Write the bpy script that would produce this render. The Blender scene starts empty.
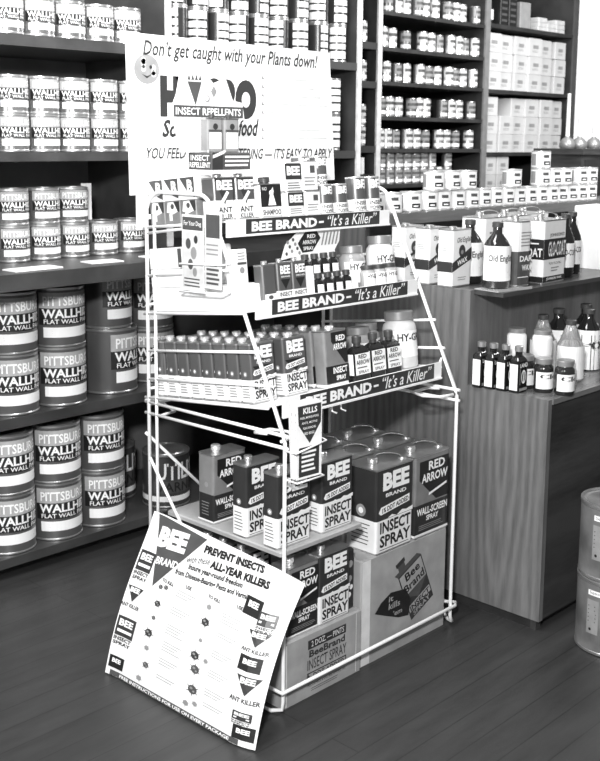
import bpy, math, random
from mathutils import Vector, Matrix
PI = math.pi
random.seed(7)
S = bpy.context.scene
COL = S.collection

# ------------------------------------------------------------------ camera
cam = bpy.data.objects.new('camera', bpy.data.cameras.new('camera'))
COL.objects.link(cam)
def aim(yaw, pitch, roll):
    c, s = math.cos, math.sin
    F = Vector((s(yaw)*c(pitch), c(yaw)*c(pitch), -s(pitch)))
    r = Vector((c(yaw), -s(yaw), 0)); d = F.cross(r)
    r2 = c(roll)*r + s(roll)*d; d2 = -s(roll)*r + c(roll)*d
    return Matrix(((r2.x, -d2.x, -F.x), (r2.y, -d2.y, -F.y), (r2.z, -d2.z, -F.z))).to_4x4()
cam.matrix_world = Matrix.Translation((-1.765, -1.745, 1.4)) @ aim(0.805115, 0.1530767, -0.0083528)
cam.data.sensor_fit = 'HORIZONTAL'
cam.data.sensor_width = 36.0
cam.data.lens = 36.0*1077.1/600.0
cam.data.shift_x = 0.0
cam.data.shift_y = -(380.5-306.7)/600.0
cam.data.clip_start = 0.05
cam.data.dof.use_dof = True; cam.data.dof.focus_distance = 2.75; cam.data.dof.aperture_fstop = 10.0
S.camera = cam

# ------------------------------------------------------------------ light, exposure
S.view_settings.view_transform = 'Standard'
S.view_settings.look = 'None'
S.view_settings.gamma = 1.0
S.view_settings.use_curve_mapping = False
S.view_settings.exposure = 0.0
W = bpy.data.worlds.new('world'); S.world = W; W.use_nodes = True
W.node_tree.nodes['Background'].inputs[0].default_value = (1, 1, 1, 1)
W.node_tree.nodes['Background'].inputs[1].default_value = 0.22

def area(name, loc, target, size, power, sy=None):
    l = bpy.data.lights.new(name, 'AREA'); l.energy = power; l.size = size
    if sy: l.shape = 'RECTANGLE'; l.size_y = sy
    o = bpy.data.objects.new(name, l); COL.objects.link(o)
    o.location = loc
    o.rotation_euler = (Vector(target)-Vector(loc)).to_track_quat('-Z', 'Y').to_euler()
    return o
area('flash_lamp', (-1.90, -1.62, 2.0), (0.35, 0.4, 0.9), 0.2, 118)
area('window_light_left', (-2.9, -0.1, 1.9), (0.6, 0.6, 1.0), 1.1, 30, 1.4)
area('ceiling_light_left', (-0.1, 0.35, 2.75), (0.2, 1.3, 1.6), 0.5, 62, 1.6)
area('fill_light_right', (2.5, -0.1, 2.5), (2.9, 1.5, 1.35), 0.7, 60, 1.4)  # unseen fill added to brighten the far right shelves

# ------------------------------------------------------------------ materials
MATS = {}
def M(name, v, rough=0.5, metal=0.0, var=0.06, scale=30.0, coat=0.0, trans=0.0, spec=0.5, stretch=None, emit=0.0):
    if name in MATS: return MATS[name]
    m = bpy.data.materials.new(name); m.use_nodes = True
    nt = m.node_tree; b = nt.nodes['Principled BSDF']
    tc = nt.nodes.new('ShaderNodeTexCoord'); n = nt.nodes.new('ShaderNodeTexNoise')
    n.inputs['Scale'].default_value = scale; n.inputs['Detail'].default_value = 4
    if stretch:
        mp = nt.nodes.new('ShaderNodeMapping'); mp.inputs['Scale'].default_value = stretch
        nt.links.new(tc.outputs['Object'], mp.inputs[0]); nt.links.new(mp.outputs[0], n.inputs[0])
    else:
        nt.links.new(tc.outputs['Object'], n.inputs[0])
    r = nt.nodes.new('ShaderNodeValToRGB')
    lo, hi = max(0, v*(1-var*2)), min(1, v*(1+var*2))
    r.color_ramp.elements[0].position = 0.3; r.color_ramp.elements[1].position = 0.7
    r.color_ramp.elements[0].color = (lo, lo, lo, 1); r.color_ramp.elements[1].color = (hi, hi, hi, 1)
    nt.links.new(n.outputs[0], r.inputs[0]); nt.links.new(r.outputs[0], b.inputs['Base Color'])
    b.inputs['Roughness'].default_value = rough; b.inputs['Metallic'].default_value = metal
    b.inputs['Coat Weight'].default_value = coat; b.inputs['Transmission Weight'].default_value = trans
    b.inputs['Specular IOR Level'].default_value = spec
    if emit:
        b.inputs['Emission Color'].default_value = (1, 1, 1, 1); b.inputs['Emission Strength'].default_value = emit
    MATS[name] = m
    return m

M('ink_black', 0.012, 0.45)
M('ink_dark', 0.035, 0.4)
M('ink_gray', 0.075, 0.5)
M('ink_light', 0.27, 0.55)
M('label_pale', 0.6, 0.5)
M('band_gray', 0.4, 0.45)
M('paper_white', 0.86, 0.6, var=0.02)
M('letter_white', 0.9, 0.5, var=0.01)
M('can_black', 0.022, 0.28, spec=0.6)
M('can_dark', 0.03, 0.28, spec=0.6)
M('can_gray', 0.2, 0.35)
M('can_white', 0.84, 0.35, var=0.02)
M('can_steel', 0.16, 0.3, 0.55, scale=8)
M('can_varnish', 0.07, 0.3, 0.3, scale=8)  # dark body colour of the varnish cans
M('can_silver', 0.33, 0.22, 0.75, scale=8)
M('tin', 0.62, 0.3, 0.85, scale=15)
M('tin_bright', 0.8, 0.25, 0.6)
M('wire_white', 0.86, 0.35, var=0.02)
M('kraft', 0.33, 0.75, var=0.08, scale=14)
M('kraft_light', 0.7, 0.7, var=0.04)
M('box_white', 0.56, 0.65, var=0.06, scale=6)
M('shelf_paint', 0.045, 0.45, var=0.15, scale=9)
M('shelf_back', 0.12, 0.55, var=0.12, scale=5)
M('shelf_edge', 0.62, 0.35, var=0.08)
M('dark_board', 0.03, 0.5, var=0.2, scale=9)
M('glass_dark', 0.012, 0.08, spec=0.7)
M('glass_brown', 0.02, 0.1, spec=0.7)
M('glass_clear', 0.75, 0.08, trans=0.75)
M('liquid_gray', 0.35, 0.2)
M('lid_gray', 0.3, 0.35, 0.4)
M('lid_dark', 0.05, 0.4)
M('board_gray', 0.36, 0.6, var=0.07, scale=12)
M('drum_gray', 0.19, 0.4, 0.2, var=0.2, scale=10)
M('wall_paint', 0.8, 0.7, var=0.03, scale=2)
M('case_wood', 0.055, 0.35, var=0.2, scale=6, stretch=(1, 1, 8))
M('edge_gray', 0.2, 0.4)
M('panel_glow', 0.9, 0.5, emit=0.85)  # emissive surface for the bright background panel

def wood(name, lo, hi, rough, axis, freq, dist, coat=0.0, blotch=0.0, wv=0.4, rings=None):
    m = bpy.data.materials.new(name); m.use_nodes = True; nt = m.node_tree; b = nt.nodes['Principled BSDF']
    tc = nt.nodes.new('ShaderNodeTexCoord'); mp = nt.nodes.new('ShaderNodeMapping')
    sc = {'z': (1, 1, 0.11), 'x': (0.1, 1, 1)}[axis]
    mp.inputs['Scale'].default_value = sc
    nt.links.new(tc.outputs['Object'], mp.inputs[0])
    w = nt.nodes.new('ShaderNodeTexWave'); w.wave_type = 'BANDS'; w.bands_direction = 'Y'
    if rings: w.wave_type = 'RINGS'; w.rings_direction = 'X'; mp.inputs['Location'].default_value = rings
    w.inputs['Scale'].default_value = freq; w.inputs['Distortion'].default_value = dist
    w.inputs['Detail'].default_value = 3; w.inputs['Detail Scale'].default_value = 1.1
    nt.links.new(mp.outputs[0], w.inputs[0])
    n = nt.nodes.new('ShaderNodeTexNoise'); n.inputs['Scale'].default_value = 95; n.inputs['Detail'].default_value = 8; n.inputs['Roughness'].default_value = 0.65
    nt.links.new(mp.outputs[0], n.inputs[0])
    n2 = nt.nodes.new('ShaderNodeTexNoise'); n2.inputs['Scale'].default_value = 3.2; n2.inputs['Detail'].default_value = 6
    nt.links.new(tc.outputs['Object'], n2.inputs[0])
    a = nt.nodes.new('ShaderNodeMath'); a.operation = 'MULTIPLY_ADD'; a.inputs[1].default_value = wv
    nt.links.new(w.outputs[1], a.inputs[0])
    b2 = nt.nodes.new('ShaderNodeMath'); b2.operation = 'MULTIPLY'; b2.inputs[1].default_value = 1.0-wv
    nt.links.new(n.outputs[0], b2.inputs[0]); nt.links.new(b2.outputs[0], a.inputs[2])
    c = nt.nodes.new('ShaderNodeMath'); c.operation = 'MULTIPLY_ADD'; c.inputs[1].default_value = blotch
    nt.links.new(n2.outputs[0], c.inputs[0]); nt.links.new(a.outputs[0], c.inputs[2])
    r = nt.nodes.new('ShaderNodeValToRGB')
    r.color_ramp.elements[0].position = 0.2 + blotch*0.3; r.color_ramp.elements[1].position = 0.8 + blotch*0.6
    r.color_ramp.elements[0].color = (lo, lo, lo, 1); r.color_ramp.elements[1].color = (hi, hi, hi, 1)
    nt.links.new(c.outputs[0], r.inputs[0]); nt.links.new(r.outputs[0], b.inputs['Base Color'])
    b.inputs['Roughness'].default_value = rough; b.inputs['Coat Weight'].default_value = coat
    MATS[name] = m
wood('plywood', 0.075, 0.20, 0.4, 'z', 11, 7.5, blotch=0.35, wv=0.27, rings=(0, .07, -.05))
wood('counter_dark', 0.012, 0.055, 0.3, 'x', 5, 6, blotch=0.8)
wood('counter_top_wood', 0.08, 0.2, 0.25, 'x', 5, 3, blotch=0.4)

def floor_mat():
    m = bpy.data.materials.new('floor_boards'); m.use_nodes = True; nt = m.node_tree; b = nt.nodes['Principled BSDF']
    tc = nt.nodes.new('ShaderNodeTexCoord'); br = nt.nodes.new('ShaderNodeTexBrick')
    br.inputs['Scale'].default_value = 1.0; br.inputs['Brick Width'].default_value = 3.1; br.inputs['Row Height'].default_value = 0.083
    br.inputs['Mortar Size'].default_value = 0.0016; br.inputs['Mortar Smooth'].default_value = 0.3
    br.inputs['Color1'].default_value = (0.033,)*3 + (1,); br.inputs['Color2'].default_value = (0.036,)*3 + (1,); br.inputs['Mortar'].default_value = (0.017,)*3 + (1,)
    nt.links.new(tc.outputs['Object'], br.inputs[0])
    mp = nt.nodes.new('ShaderNodeMapping'); mp.inputs['Scale'].default_value = (0.25, 1.6, 1)
    nt.links.new(tc.outputs['Object'], mp.inputs[0])
    n = nt.nodes.new('ShaderNodeTexNoise'); n.inputs['Scale'].default_value = 14; n.inputs['Detail'].default_value = 10; n.inputs['Roughness'].default_value = 0.65
    nt.links.new(mp.outputs[0], n.inputs[0])
    mx = nt.nodes.new('ShaderNodeMixRGB'); mx.blend_type = 'MULTIPLY'; mx.inputs[0].default_value = 1
    rp = nt.nodes.new('ShaderNodeValToRGB'); rp.color_ramp.elements[0].position = .3; rp.color_ramp.elements[1].position = .72
    rp.color_ramp.elements[0].color = (.75, .75, .75, 1); rp.color_ramp.elements[1].color = (1.3, 1.3, 1.3, 1)
    nt.links.new(n.outputs[0], rp.inputs[0]); nt.links.new(br.outputs[0], mx.inputs[1]); nt.links.new(rp.outputs[0], mx.inputs[2])
    nt.links.new(mx.outputs[0], b.inputs['Base Color'])
    b.inputs['Roughness'].default_value = 0.42
    MATS['floor_boards'] = m
floor_mat()

# ------------------------------------------------------------------ text cache
TXT = {}
def text_shape(s, bold):
    k = (s, bold)
    if k in TXT: return TXT[k]
    c = bpy.data.curves.new('t', 'FONT'); c.body = s; c.resolution_u = 5 if bold >= .08 else 2; c.offset = bold; c.fill_mode = 'FRONT'
    o = bpy.data.objects.new('t', c); COL.objects.link(o)
    dg = bpy.context.evaluated_depsgraph_get()
    me = bpy.data.meshes.new_from_object(o.evaluated_get(dg))
    vs = [(v.co.x, v.co.y) for v in me.vertices]; fs = [tuple(p.vertices) for p in me.polygons]
    up = [p.normal.z for p in me.polygons]
    fs = [f if u > 0 else f[::-1] for f, u in zip(fs, up)]
    bpy.data.objects.remove(o); bpy.data.curves.remove(c); bpy.data.meshes.remove(me)
    x0 = min(v[0] for v in vs); x1 = max(v[0] for v in vs); y0 = min(v[1] for v in vs); y1 = max(v[1] for v in vs)
    vs = [((x-x0)/(x1-x0), (y-y0)/(y1-y0)) for x, y in vs]
    TXT[k] = (vs, fs)
    return TXT[k]

# ------------------------------------------------------------------ mesh builder
def flat(o, u, v):
    o, u, v = Vector(o), Vector(u).normalized(), Vector(v).normalized(); n = u.cross(v)
    return lambda a, b, l=0.0: o + u*a + v*b + n*l
def cyl(r, z0=0.0, a0=-90.0):
    a0 = math.radians(a0)
    def f(a, b, l=0.0):
        t = a0 + a/r
        return Vector(((r+l)*math.cos(t), (r+l)*math.sin(t), z0+b))
    return f

class MB:
    def __init__(s): s.v = []; s.f = []; s.m = []; s.sm = []
    def face(s, idx, m, smooth=False): s.f.append(tuple(idx)); s.m.append(m); s.sm.append(smooth)
    def add(s, pts, faces, m, smooth=False):
        b = len(s.v); s.v += [Vector(p) for p in pts]
        for f in faces: s.face([b+i for i in f], m, smooth)
        return s
    def box(s, x0, y0, z0, x1, y1, z1, m, top=None):
        p = [(x0,y0,z0),(x1,y0,z0),(x1,y1,z0),(x0,y1,z0),(x0,y0,z1),(x1,y0,z1),(x1,y1,z1),(x0,y1,z1)]
        s.add(p, [(0,3,2,1),(0,1,5,4),(1,2,6,5),(2,3,7,6),(3,0,4,7)], m)
        s.add(p, [(4,5,6,7)], top or m)
        return s
    def bbox(s, x0, y0, z0, x1, y1, z1, m, b=0.003):
        # box with chamfered vertical and top edges
        q = [(x0+b,y0),(x1-b,y0),(x1,y0+b),(x1,y1-b),(x1-b,y1),(x0+b,y1),(x0,y1-b),(x0,y0+b)]
        cx, cy = (x0+x1)/2, (y0+y1)/2
        def ins(p): return (p[0]+(b if p[0] < cx else -b)*1.0, p[1]+(b if p[1] < cy else -b)*1.0)
        r0 = [(x, y, z0) for x, y in q]; r1 = [(x, y, z1-b) for x, y in q]; r2 = [(*ins(p), z1) for p in q]
        k = 8
        fs = [tuple(range(k))[::-1]] + [(i, (i+1) % k, k+(i+1) % k, k+i) for i in range(k)] + [(k+i, k+(i+1) % k, 2*k+(i+1) % k, 2*k+i) for i in range(k)] + [tuple(range(2*k, 3*k))]
        return s.add(r0+r1+r2, fs, m)
    def lathe(s, prof, mats, n=28, smooth=False, c=(0, 0, 0), cap0=True, cap1=True):
        # prof: list of (r, z); mats: one name or one per segment
        if isinstance(mats, str): mats = [mats]*(len(prof)-1)
        cs = [(math.cos(2*PI*i/n), math.sin(2*PI*i/n)) for i in range(n)]
        def ring(r, z): return [(c[0]+r*a, c[1]+r*b, c[2]+z) for a, b in cs]
        if smooth:
            pts = []; fs = []
            b0 = len(s.v)
            for r, z in prof: s.v += [Vector(p) for p in ring(r, z)]
            for k in range(len(prof)-1):
                for i in range(n):
                    j = (i+1) % n
                    s.face((b0+k*n+i, b0+k*n+j, b0+(k+1)*n+j, b0+(k+1)*n+i), mats[k], True)
        else:
            for k in range(len(prof)-1):
                (r0, z0), (r1, z1) = prof[k], prof[k+1]
                s.add(ring(r0, z0)+ring(r1, z1), [(i, (i+1) % n, n+(i+1) % n, n+i) for i in range(n)], mats[k], True)
        if cap0 and prof[0][0] > 1e-5: s.add(ring(*prof[0]), [tuple(range(n))[::-1]], mats[0])
        if cap1 and prof[-1][0] > 1e-5: s.add(ring(*prof[-1]), [tuple(range(n))], mats[-1])
        return s
    def tube(s, pts, r, m, n=8, closed=False):
        pts = [Vector(p) for p in pts]; k = len(pts); rings = []
        up = Vector((0.13, 0.27, 0.95))
        b0 = len(s.v)
        for i, p in enumerate(pts):
            a = pts[i-1] if (i > 0 or closed) else p
            b = pts[(i+1) % k] if (i < k-1 or closed) else p
            t = (b-a).normalized()
            x = t.cross(up)
            if x.length < 1e-3: x = t.cross(Vector((1, 0, 0)))
            x.normalize(); y = t.cross(x); 
            for j in range(n):
                an = 2*PI*j/n
                s.v.append(p + (x*math.cos(an) + y*math.sin(an))*r)
        for i in range(k if closed else k-1):
            i2 = (i+1) % k
            for j in range(n):
                j2 = (j+1) % n
                s.face((b0+i*n+j, b0+i2*n+j, b0+i2*n+j2, b0+i*n+j2), m, True)
        if not closed:
            s.face([b0+j for j in range(n)], m); s.face([b0+(k-1)*n+j for j in range(n)][::-1], m)
        return s
    def rr(s, w, d, zs, mats, rad=0.008, seg=3, cx=0, cy=0, top=None, grow=None):
        # rounded rectangle column; zs heights, mats per segment
        q = []
        for sx, sy, a in ((1, -1, -90), (1, 1, 0), (-1, 1, 90), (-1, -1, 180)):
            for k in range(seg+1):
                t = math.radians(a + 90*k/seg)
                q.append((sx*(w/2-rad)+rad*math.cos(t), sy*(d/2-rad)+rad*math.sin(t)))
        n = len(q); grow = grow or [0]*len(zs)
        def ring(i): 
            g = grow[i]; return [(cx+x*(1+2*g/w), cy+y*(1+2*g/d), zs[i]) for x, y in q]
        for k in range(len(zs)-1):
            s.add(ring(k)+ring(k+1), [(i, (i+1) % n, n+(i+1) % n, n+i) for i in range(n)], mats[k])
        s.add(ring(0), [tuple(range(n))[::-1]], mats[0])
        s.add(ring(len(zs)-1), [tuple(range(n))], top or mats[-1])
        return s
    # art on a mapped surface
    def rect(s, f, u0, v0, u1, v1, m, l=0.0004, nu=1):
        for i in range(nu):
            a = u0+(u1-u0)*i/nu; b = u0+(u1-u0)*(i+1)/nu
            s.add([f(a, v0, l), f(b, v0, l), f(b, v1, l), f(a, v1, l)], [(0, 1, 2, 3)], m, nu > 1)
        return s
    def poly(s, f, pts, m, l=0.0004):
        return s.add([f(a, b, l) for a, b in pts], [tuple(range(len(pts)))], m)
    def disc(s, f, u, v, r, m, l=0.0006, n=14, ry=None):
        ry = ry or r
        return s.poly(f, [(u+r*math.cos(2*PI*i/n), v+ry*math.sin(2*PI*i/n)) for i in range(n)], m, l)
    def text(s, f, t, u0, v0, u1, v1, m, l=0.0009, slant=0.0, rise=0.0, bold=0.0, rot=0.0):
        vs, fs = text_shape(t, bold)
        w, h = u1-u0, v1-v0; out = []
        cr, sr = math.cos(rot), math.sin(rot)
        for x, y in vs:
            a = x*w + y*h*slant; b = y*h + x*w*rise
            out.append(f(u0 + a*cr - b*sr, v0 + a*sr + b*cr, l))
        return s.add(out, fs, m)
    def lines(s, f, u0, v0, u1, v1, n, m, l=0.0008, th=0.35, rag=0.2):
        h = (v1-v0)/n; rnd = random.Random(n*17+int(u1*1e4))
        for i in range(n):
            e = u1-(u1-u0)*rag*rnd.random()
            s.rect(f, u0, v1-h*(i+1)+h*(1-th)/2, e, v1-h*(i+1)+h*(1+th)/2, m, l)
        return s
    def mesh(s, name):
        me = bpy.data.meshes.new(name)
        me.from_pydata([tuple(v) for v in s.v], [], s.f)
        names = []
        for m in s.m:
            if m not in names: names.append(m)
        for n in names: me.materials.append(MATS[n])
        me.polygons.foreach_set('material_index', [names.index(m) for m in s.m])
        me.polygons.foreach_set('use_smooth', s.sm)
        me.update()
        return me

def tag(o, label=None, cat=None, group=None, kind=None):
    if label: o['label'] = label
    if cat: o['category'] = cat
    if group: o['group'] = group
    if kind: o['kind'] = kind
    return o
def link(name, data, parent=None, label=None):
    o = bpy.data.objects.new(name, data); COL.objects.link(o)
    if parent: o.parent = parent
    if label: o['label'] = label
    return o
def empty(name, loc, label, cat, group=None, rz=0.0, rx=0.0):
    o = link(name, None); o.empty_display_size = 0.02; o.location = loc; o.rotation_euler = (rx, 0, rz)
    return tag(o, label, cat, group)
PROTO = {}
def proto(key, parts): PROTO[key] = [(n, mb.mesh(n), par, lab) for n, mb, par, lab in parts]
def spawn(key, name, label, cat, loc, rz=0.0, group=None, rx=0.0):
    ps = PROTO[key]; loc = (loc[0], loc[1], loc[2]+.0007)
    if len(ps) == 1:
        o = link(name, ps[0][1]); o.location = loc; o.rotation_euler = (rx, 0, rz)
        return tag(o, label, cat, group)
    root = empty(name, loc, label, cat, group, rz, rx)
    objs = []
    for n, me, par, lab in ps:
        objs.append(link(n, me, root if par is None else objs[par], lab))
    return root
def single(name, mb, label, cat, loc=(0, 0, 0), rz=0.0, group=None, rx=0.0, ry=0.0):
    o = link(name, mb.mesh(name)); o.location = (loc[0], loc[1], loc[2]+.0005); o.rotation_euler = (rx, ry, rz)
    return tag(o, label, cat, group)
ORD = ['first', 'second', 'third', 'fourth', 'fifth', 'sixth', 'seventh', 'eighth', 'ninth', 'tenth', 'eleventh', 'twelfth', 'thirteenth', 'fourteenth', 'fifteenth', 'sixteenth']

# ================================================================== SETTING
def structure(name, mb):
    o = link(name, mb.mesh(name)); o['kind'] = 'structure'; return o
structure('floor', MB().box(-3.5, -3.5, -0.05, 7, 3.2, 0, 'floor_boards'))
structure('wall_back', MB().box(-3.5, 1.95, 0, 7, 2.05, 3.0, 'wall_paint'))
structure('glow_panel', MB().box(3.87, 1.925, 1.2, 5.9, 1.949, 2.7, 'panel_glow'))  # glowing panel added to make the background at right bright white

# ================================================================== WALL SHELVING, LEFT
u = empty('shelving_unit', (0, 1.4, 0), 'dark painted wall shelving with two bays full of paint cans behind the rack', 'shelving')
def part(name, mb, root, label=None):
    o = link(name, mb.mesh(name), root, label); o.matrix_parent_inverse = Matrix.Translation(-root.location); return o
Y0, YB = 1.19, 1.66
part('back_panel', MB().box(-1.2, YB, 0.0, 1.635, YB+.02, 2.3, 'shelf_back'), u)
part('upright', MB().box(.62, Y0+.004, 1.0055, .64, YB, 2.3, 'shelf_paint').box(.618, Y0-.004, 1.03, .642, Y0+.004, 2.3, 'shelf_edge'), u)
part('upright', MB().box(1.61, Y0+.004, 0, 1.635, YB, 2.3, 'shelf_paint').box(1.611, Y0-.006, 0, 1.634, Y0+.004, 2.3, 'shelf_edge'), u)
for z, th, y0 in ((.072, .03, 1.19), (.528, .035, 1.19), (1.005, .05, 1.03), (1.357, .028, 1.19), (1.712, .035, 1.19)):
    x1 = 1.61 if z < 1.1 else .62
    part('shelf', MB().box(-1.2, y0, z-th, x1, YB, z, 'shelf_paint'), u)
for z in (1.36, 1.712):
    part('shelf', MB().box(.64, Y0, z-.03, 1.61, YB, z, 'dark_board'), u)
part('toe_board', MB().box(-1.2, 1.25, 0, 1.61, 1.27, .042, 'dark_board'), u)

def wallcan(r, h, label=True, text='WALLHIDE', sub='FLAT WALL PAINT', dark='can_steel', band='PITTSBURGH'):
    b = MB()
    b.lathe([(r*.97, 0), (r*1.015, .002), (r*1.015, .006), (r, .008), (r, h-.008), (r*1.015, h-.006), (r*1.015, h), (r*.96, h)],
            ['tin', 'tin', 'tin', dark, 'tin', 'tin', 'tin'], n=40, cap1=False)
    lid = MB().lathe([(r*.965, h-.004), (r*.80, h-.006), (r*.76, h-.002), (r*.02, h-.002)], 'tin', n=32, cap0=False)
    f = cyl(r)
    W2 = r*1.30
    b.rect(f, -W2, h*.66, W2, h*.92, 'band_gray', .0005, 14)
    b.text(f, band, -W2*.86, h*.70, W2*.86, h*.86, 'letter_white', .0010, bold=.02)
    b.rect(f, -W2, h*.38, W2, h*.66, 'ink_black', .0005, 14)
    b.text(f, text, -W2*.90, h*.495, W2*.92, h*.645, 'letter_white', .0010, bold=.03)
    b.text(f, sub, -W2*.84, h*.40, W2*.86, h*.475, 'letter_white', .0010, bold=.012)
    b.rect(f, -W2*.86, h*.17, W2*.86, h*.34, 'letter_white', .0006, 14)
    b.lines(f, -W2*.6, h*.22, W2*.6, h*.3, 2, 'ink_light', .0010, .25)
    return [('body', b, None, None), ('lid', lid, None, 'round tin lid')]
proto('gallon_paint', wallcan(.0875, .196))
proto('big_paint', wallcan(.097, .225))
proto('quart_paint', wallcan(.0535, .117, dark='can_silver'))
def varnish(r, h):
    b = MB()
    b.lathe([(r*.97, 0), (r*1.015, .002), (r*1.015, .006), (r, .008), (r, h-.008), (r*1.015, h-.006), (r*1.015, h), (r*.96, h)],
            ['tin', 'tin', 'tin', 'can_varnish', 'tin', 'tin', 'tin'], n=40, cap1=False)
    f = cyl(r); W2 = r*1.3
    b.rect(f, -W2, h*.28, W2, h*.5, 'ink_gray', .0005, 12)
    b.text(f, 'UTILITY', -W2*.9, h*.52, W2*1.0, h*.84, 'letter_white', .0010, bold=.02)
    b.text(f, 'VARNISH', -W2*.9, h*.3, W2*.9, h*.48, 'ink_black', .0010, bold=.01)
    b.rect(f, -r*3.14, h*.12, r*3.14, h*.22, 'letter_white', .0006, 36)
    lid = MB().lathe([(r*.965, h-.004), (r*.80, h-.006), (r*.76, h-.002), (r*.02, h-.002)], 'tin', n=32, cap0=False)
    return [('body', b, None, None), ('lid', lid, None, 'round tin lid')]
proto('varnish', varnish(.086, .2))
def oilcan(r, h):
    b = MB()
    b.lathe([(r*.97, 0), (r*1.02, .002), (r*1.02, .006), (r, .008), (r, h-.006), (r*1.02, h-.004), (r*1.02, h), (r*.9, h), (r*.88, h-.004), (.001, h-.004)],
            ['tin', 'tin', 'tin', 'can_dark', 'tin', 'tin', 'tin', 'tin', 'tin'], n=24, cap1=False)
    f = cyl(r); W2 = r*.95
    for a, c in ((.1, .3), (.36, .5), (.55, .7), (.76, .95)): b.rect(f, -W2, h*a, W2, h*c, 'letter_white', .0006, 8)
    return [('oil_can', b, None, None)]
proto('oil_can', oilcan(.039, .143))

G = math.radians
# bottom two shelves: gallon cans in two layers
for sh, z, xs, y, nm in (('bottom shelf', .072, (-.16, .017, .200, .381), 1.29, 's5'), ('second shelf up', .528, (-.14, .042, .226), 1.285, 's4')):
    for lay in (0, 1):
        for i, x in enumerate(xs):
            if i == 0: continue
            lab = 'labelled gallon paint can, %s layer on the %s, %s from the left' % (('lower', 'upper')[lay], sh, ORD[i-1])
            spawn('gallon_paint', 'paint_can', lab, 'paint can', (x, y, z+lay*.197), G((-4, 3, -2, 5, 0)[i]), 'gallon wall paint cans on the left shelving')
spawn('big_paint', 'paint_can', 'large dark paint can with its label turned right, beside the rack', 'paint can', (.455, 1.32, .528), G(42), 'gallon wall paint cans on the left shelving')
spawn('gallon_paint', 'paint_can', 'dark gallon paint can with half-hidden label on top of the large dark can', 'paint can', (.455, 1.33, .754), G(30), 'gallon wall paint cans on the left shelving')
for lay in (0, 1):
    spawn('gallon_paint', 'paint_can', 'gallon paint can, %s layer, partly hidden behind the left posts of the rack' % ('lower', 'upper')[lay], 'paint can', (.665, 1.36, .528+lay*.197), G(0), 'gallon wall paint cans on the left shelving')
spawn('varnish', 'varnish_can', 'dark varnish can with white band and big white lettering on the bottom shelf', 'paint can', (.668, 1.275, .072), G(4))
spawn('varnish', 'varnish_can', 'second varnish can, mostly hidden left of the larger one, bottom shelf', 'paint can', (.575, 1.48, .072), G(5))
for i, x in enumerate((.095, .212, .326, .446, .562)):
    spawn('quart_paint', 'paint_can', 'quart paint can, lower layer on the deep third shelf, %s from the left' % ORD[i], 'paint can', (x, 1.335, 1.005), G((2, -3, 4, 0, 6)[i]), 'quart paint cans on the deep shelf')
for i, x in enumerate((.095, .212, .324)):
    spawn('quart_paint', 'paint_can', 'quart paint can, upper layer on the deep third shelf, %s from the left' % ORD[i], 'paint can', (x, 1.335, 1.1225), G((0, 4, -3)[i]), 'quart paint cans on the deep shelf')
for lay in (0, 1):
    for i, x in enumerate((.058, .170, .284, .398, .517)):
        spawn('quart_paint', 'paint_can', 'glare-lit paint can beside the white sign, %s layer, %s from the left' % (('lower', 'upper')[lay], ORD[i]), 'paint can', (x, 1.26, 1.357+lay*.1175), G((0, 3, -4, 2, 0)[i]), 'quart paint cans beside the white sign')
for i, x in enumerate((.050, .161, .276, .388, .50)):
    spawn('quart_paint', 'paint_can', 'quart paint can on the topmost left shelf, %s from the left' % ORD[i], 'paint can', (x, 1.26, 1.712), G((0, 2, -2, 3, 0)[i]), 'quart paint cans on the top left shelf')
for lay in (0, 1):
    for i, x in enumerate((.715, .812, .910, 1.009, 1.111, 1.217, 1.327, 1.441, 1.552)):
        spawn('oil_can', 'oil_can', 'slim dark can above the white sign, %s layer, %s from the left' % (('lower', 'upper')[lay], ORD[i]), 'can', (x, 1.25, 1.712+lay*.1435), G((i*47+lay*29) % 110-85), 'slim cans above the sign')
for lay in (0, 1):
    spawn('oil_can', 'oil_can', 'slim dark can peeking out right of the white sign, %s one' % ('lower', 'upper')[lay], 'can', (1.52, 1.25, 1.36+lay*.1435), G(-20), 'slim cans right of the sign')
for i, (x, y, w, rz) in enumerate(((.02, 1.10, .17, 2), (.29, 1.12, .12, -4), (.52, 1.13, .1, 5))):
    single('price_card', MB().box(-w/2, -.035, 0, w/2, .035, .004, 'paper_white'), 'flat white card lying on the deep third shelf, %s from the left' % ORD[i], 'card', (x, y, 1.0055), G(rz), 'white cards on the deep shelf')
single('shelf_card', MB().box(-.012, -.002, 0, .028, .002, .125, 'paper_white'), 'upright white card standing right of the upper quart cans on the deep shelf', 'card', (.40, 1.37, 1.123))

# ================================================================== WALL SHELVING, RIGHT (beyond the passage)
v = empty('shelving_unit', (2.8, 1.6, 0), 'tall dark wall shelving at upper right with rows of small cans and white boxes', 'shelving')
YR = 1.45
def vpart(name, mb): return part(name, mb, v)
vpart('back_panel', MB().box(1.64, 1.85, 0, 3.83, 1.87, 2.4, 'dark_board'))
for x0, x1 in ((2.045, 2.075), (2.885, 2.925), (3.745, 3.79)):
    vpart('upright', MB().box(x0, YR+.004, 0, x1, 1.85, 2.4, 'dark_board').box(x0, YR-.006, 0, x1, YR+.004, 2.4, 'shelf_edge' if x0 < 2.5 else 'edge_gray' if x0 < 3.5 else 'ink_gray'))
RZ = (1.982, 1.823, 1.670, 1.513, 1.365, 1.201)
for z in RZ: vpart('shelf', MB().box(2.075, YR, z-.017, 2.885, 1.85, z, 'dark_board'))
NZ = (1.836, 1.665, 1.378, 1.25)
for z in NZ: vpart('shelf', MB().box(1.64, YR, z-.03, 2.045, 1.85, z, 'dark_board'))
BZ = (1.995, 1.668, 1.347, 1.14)
for z in BZ: vpart('shelf', MB().box(2.925, YR, z-.018, 3.745, 1.85, z, 'dark_board'))
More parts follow.
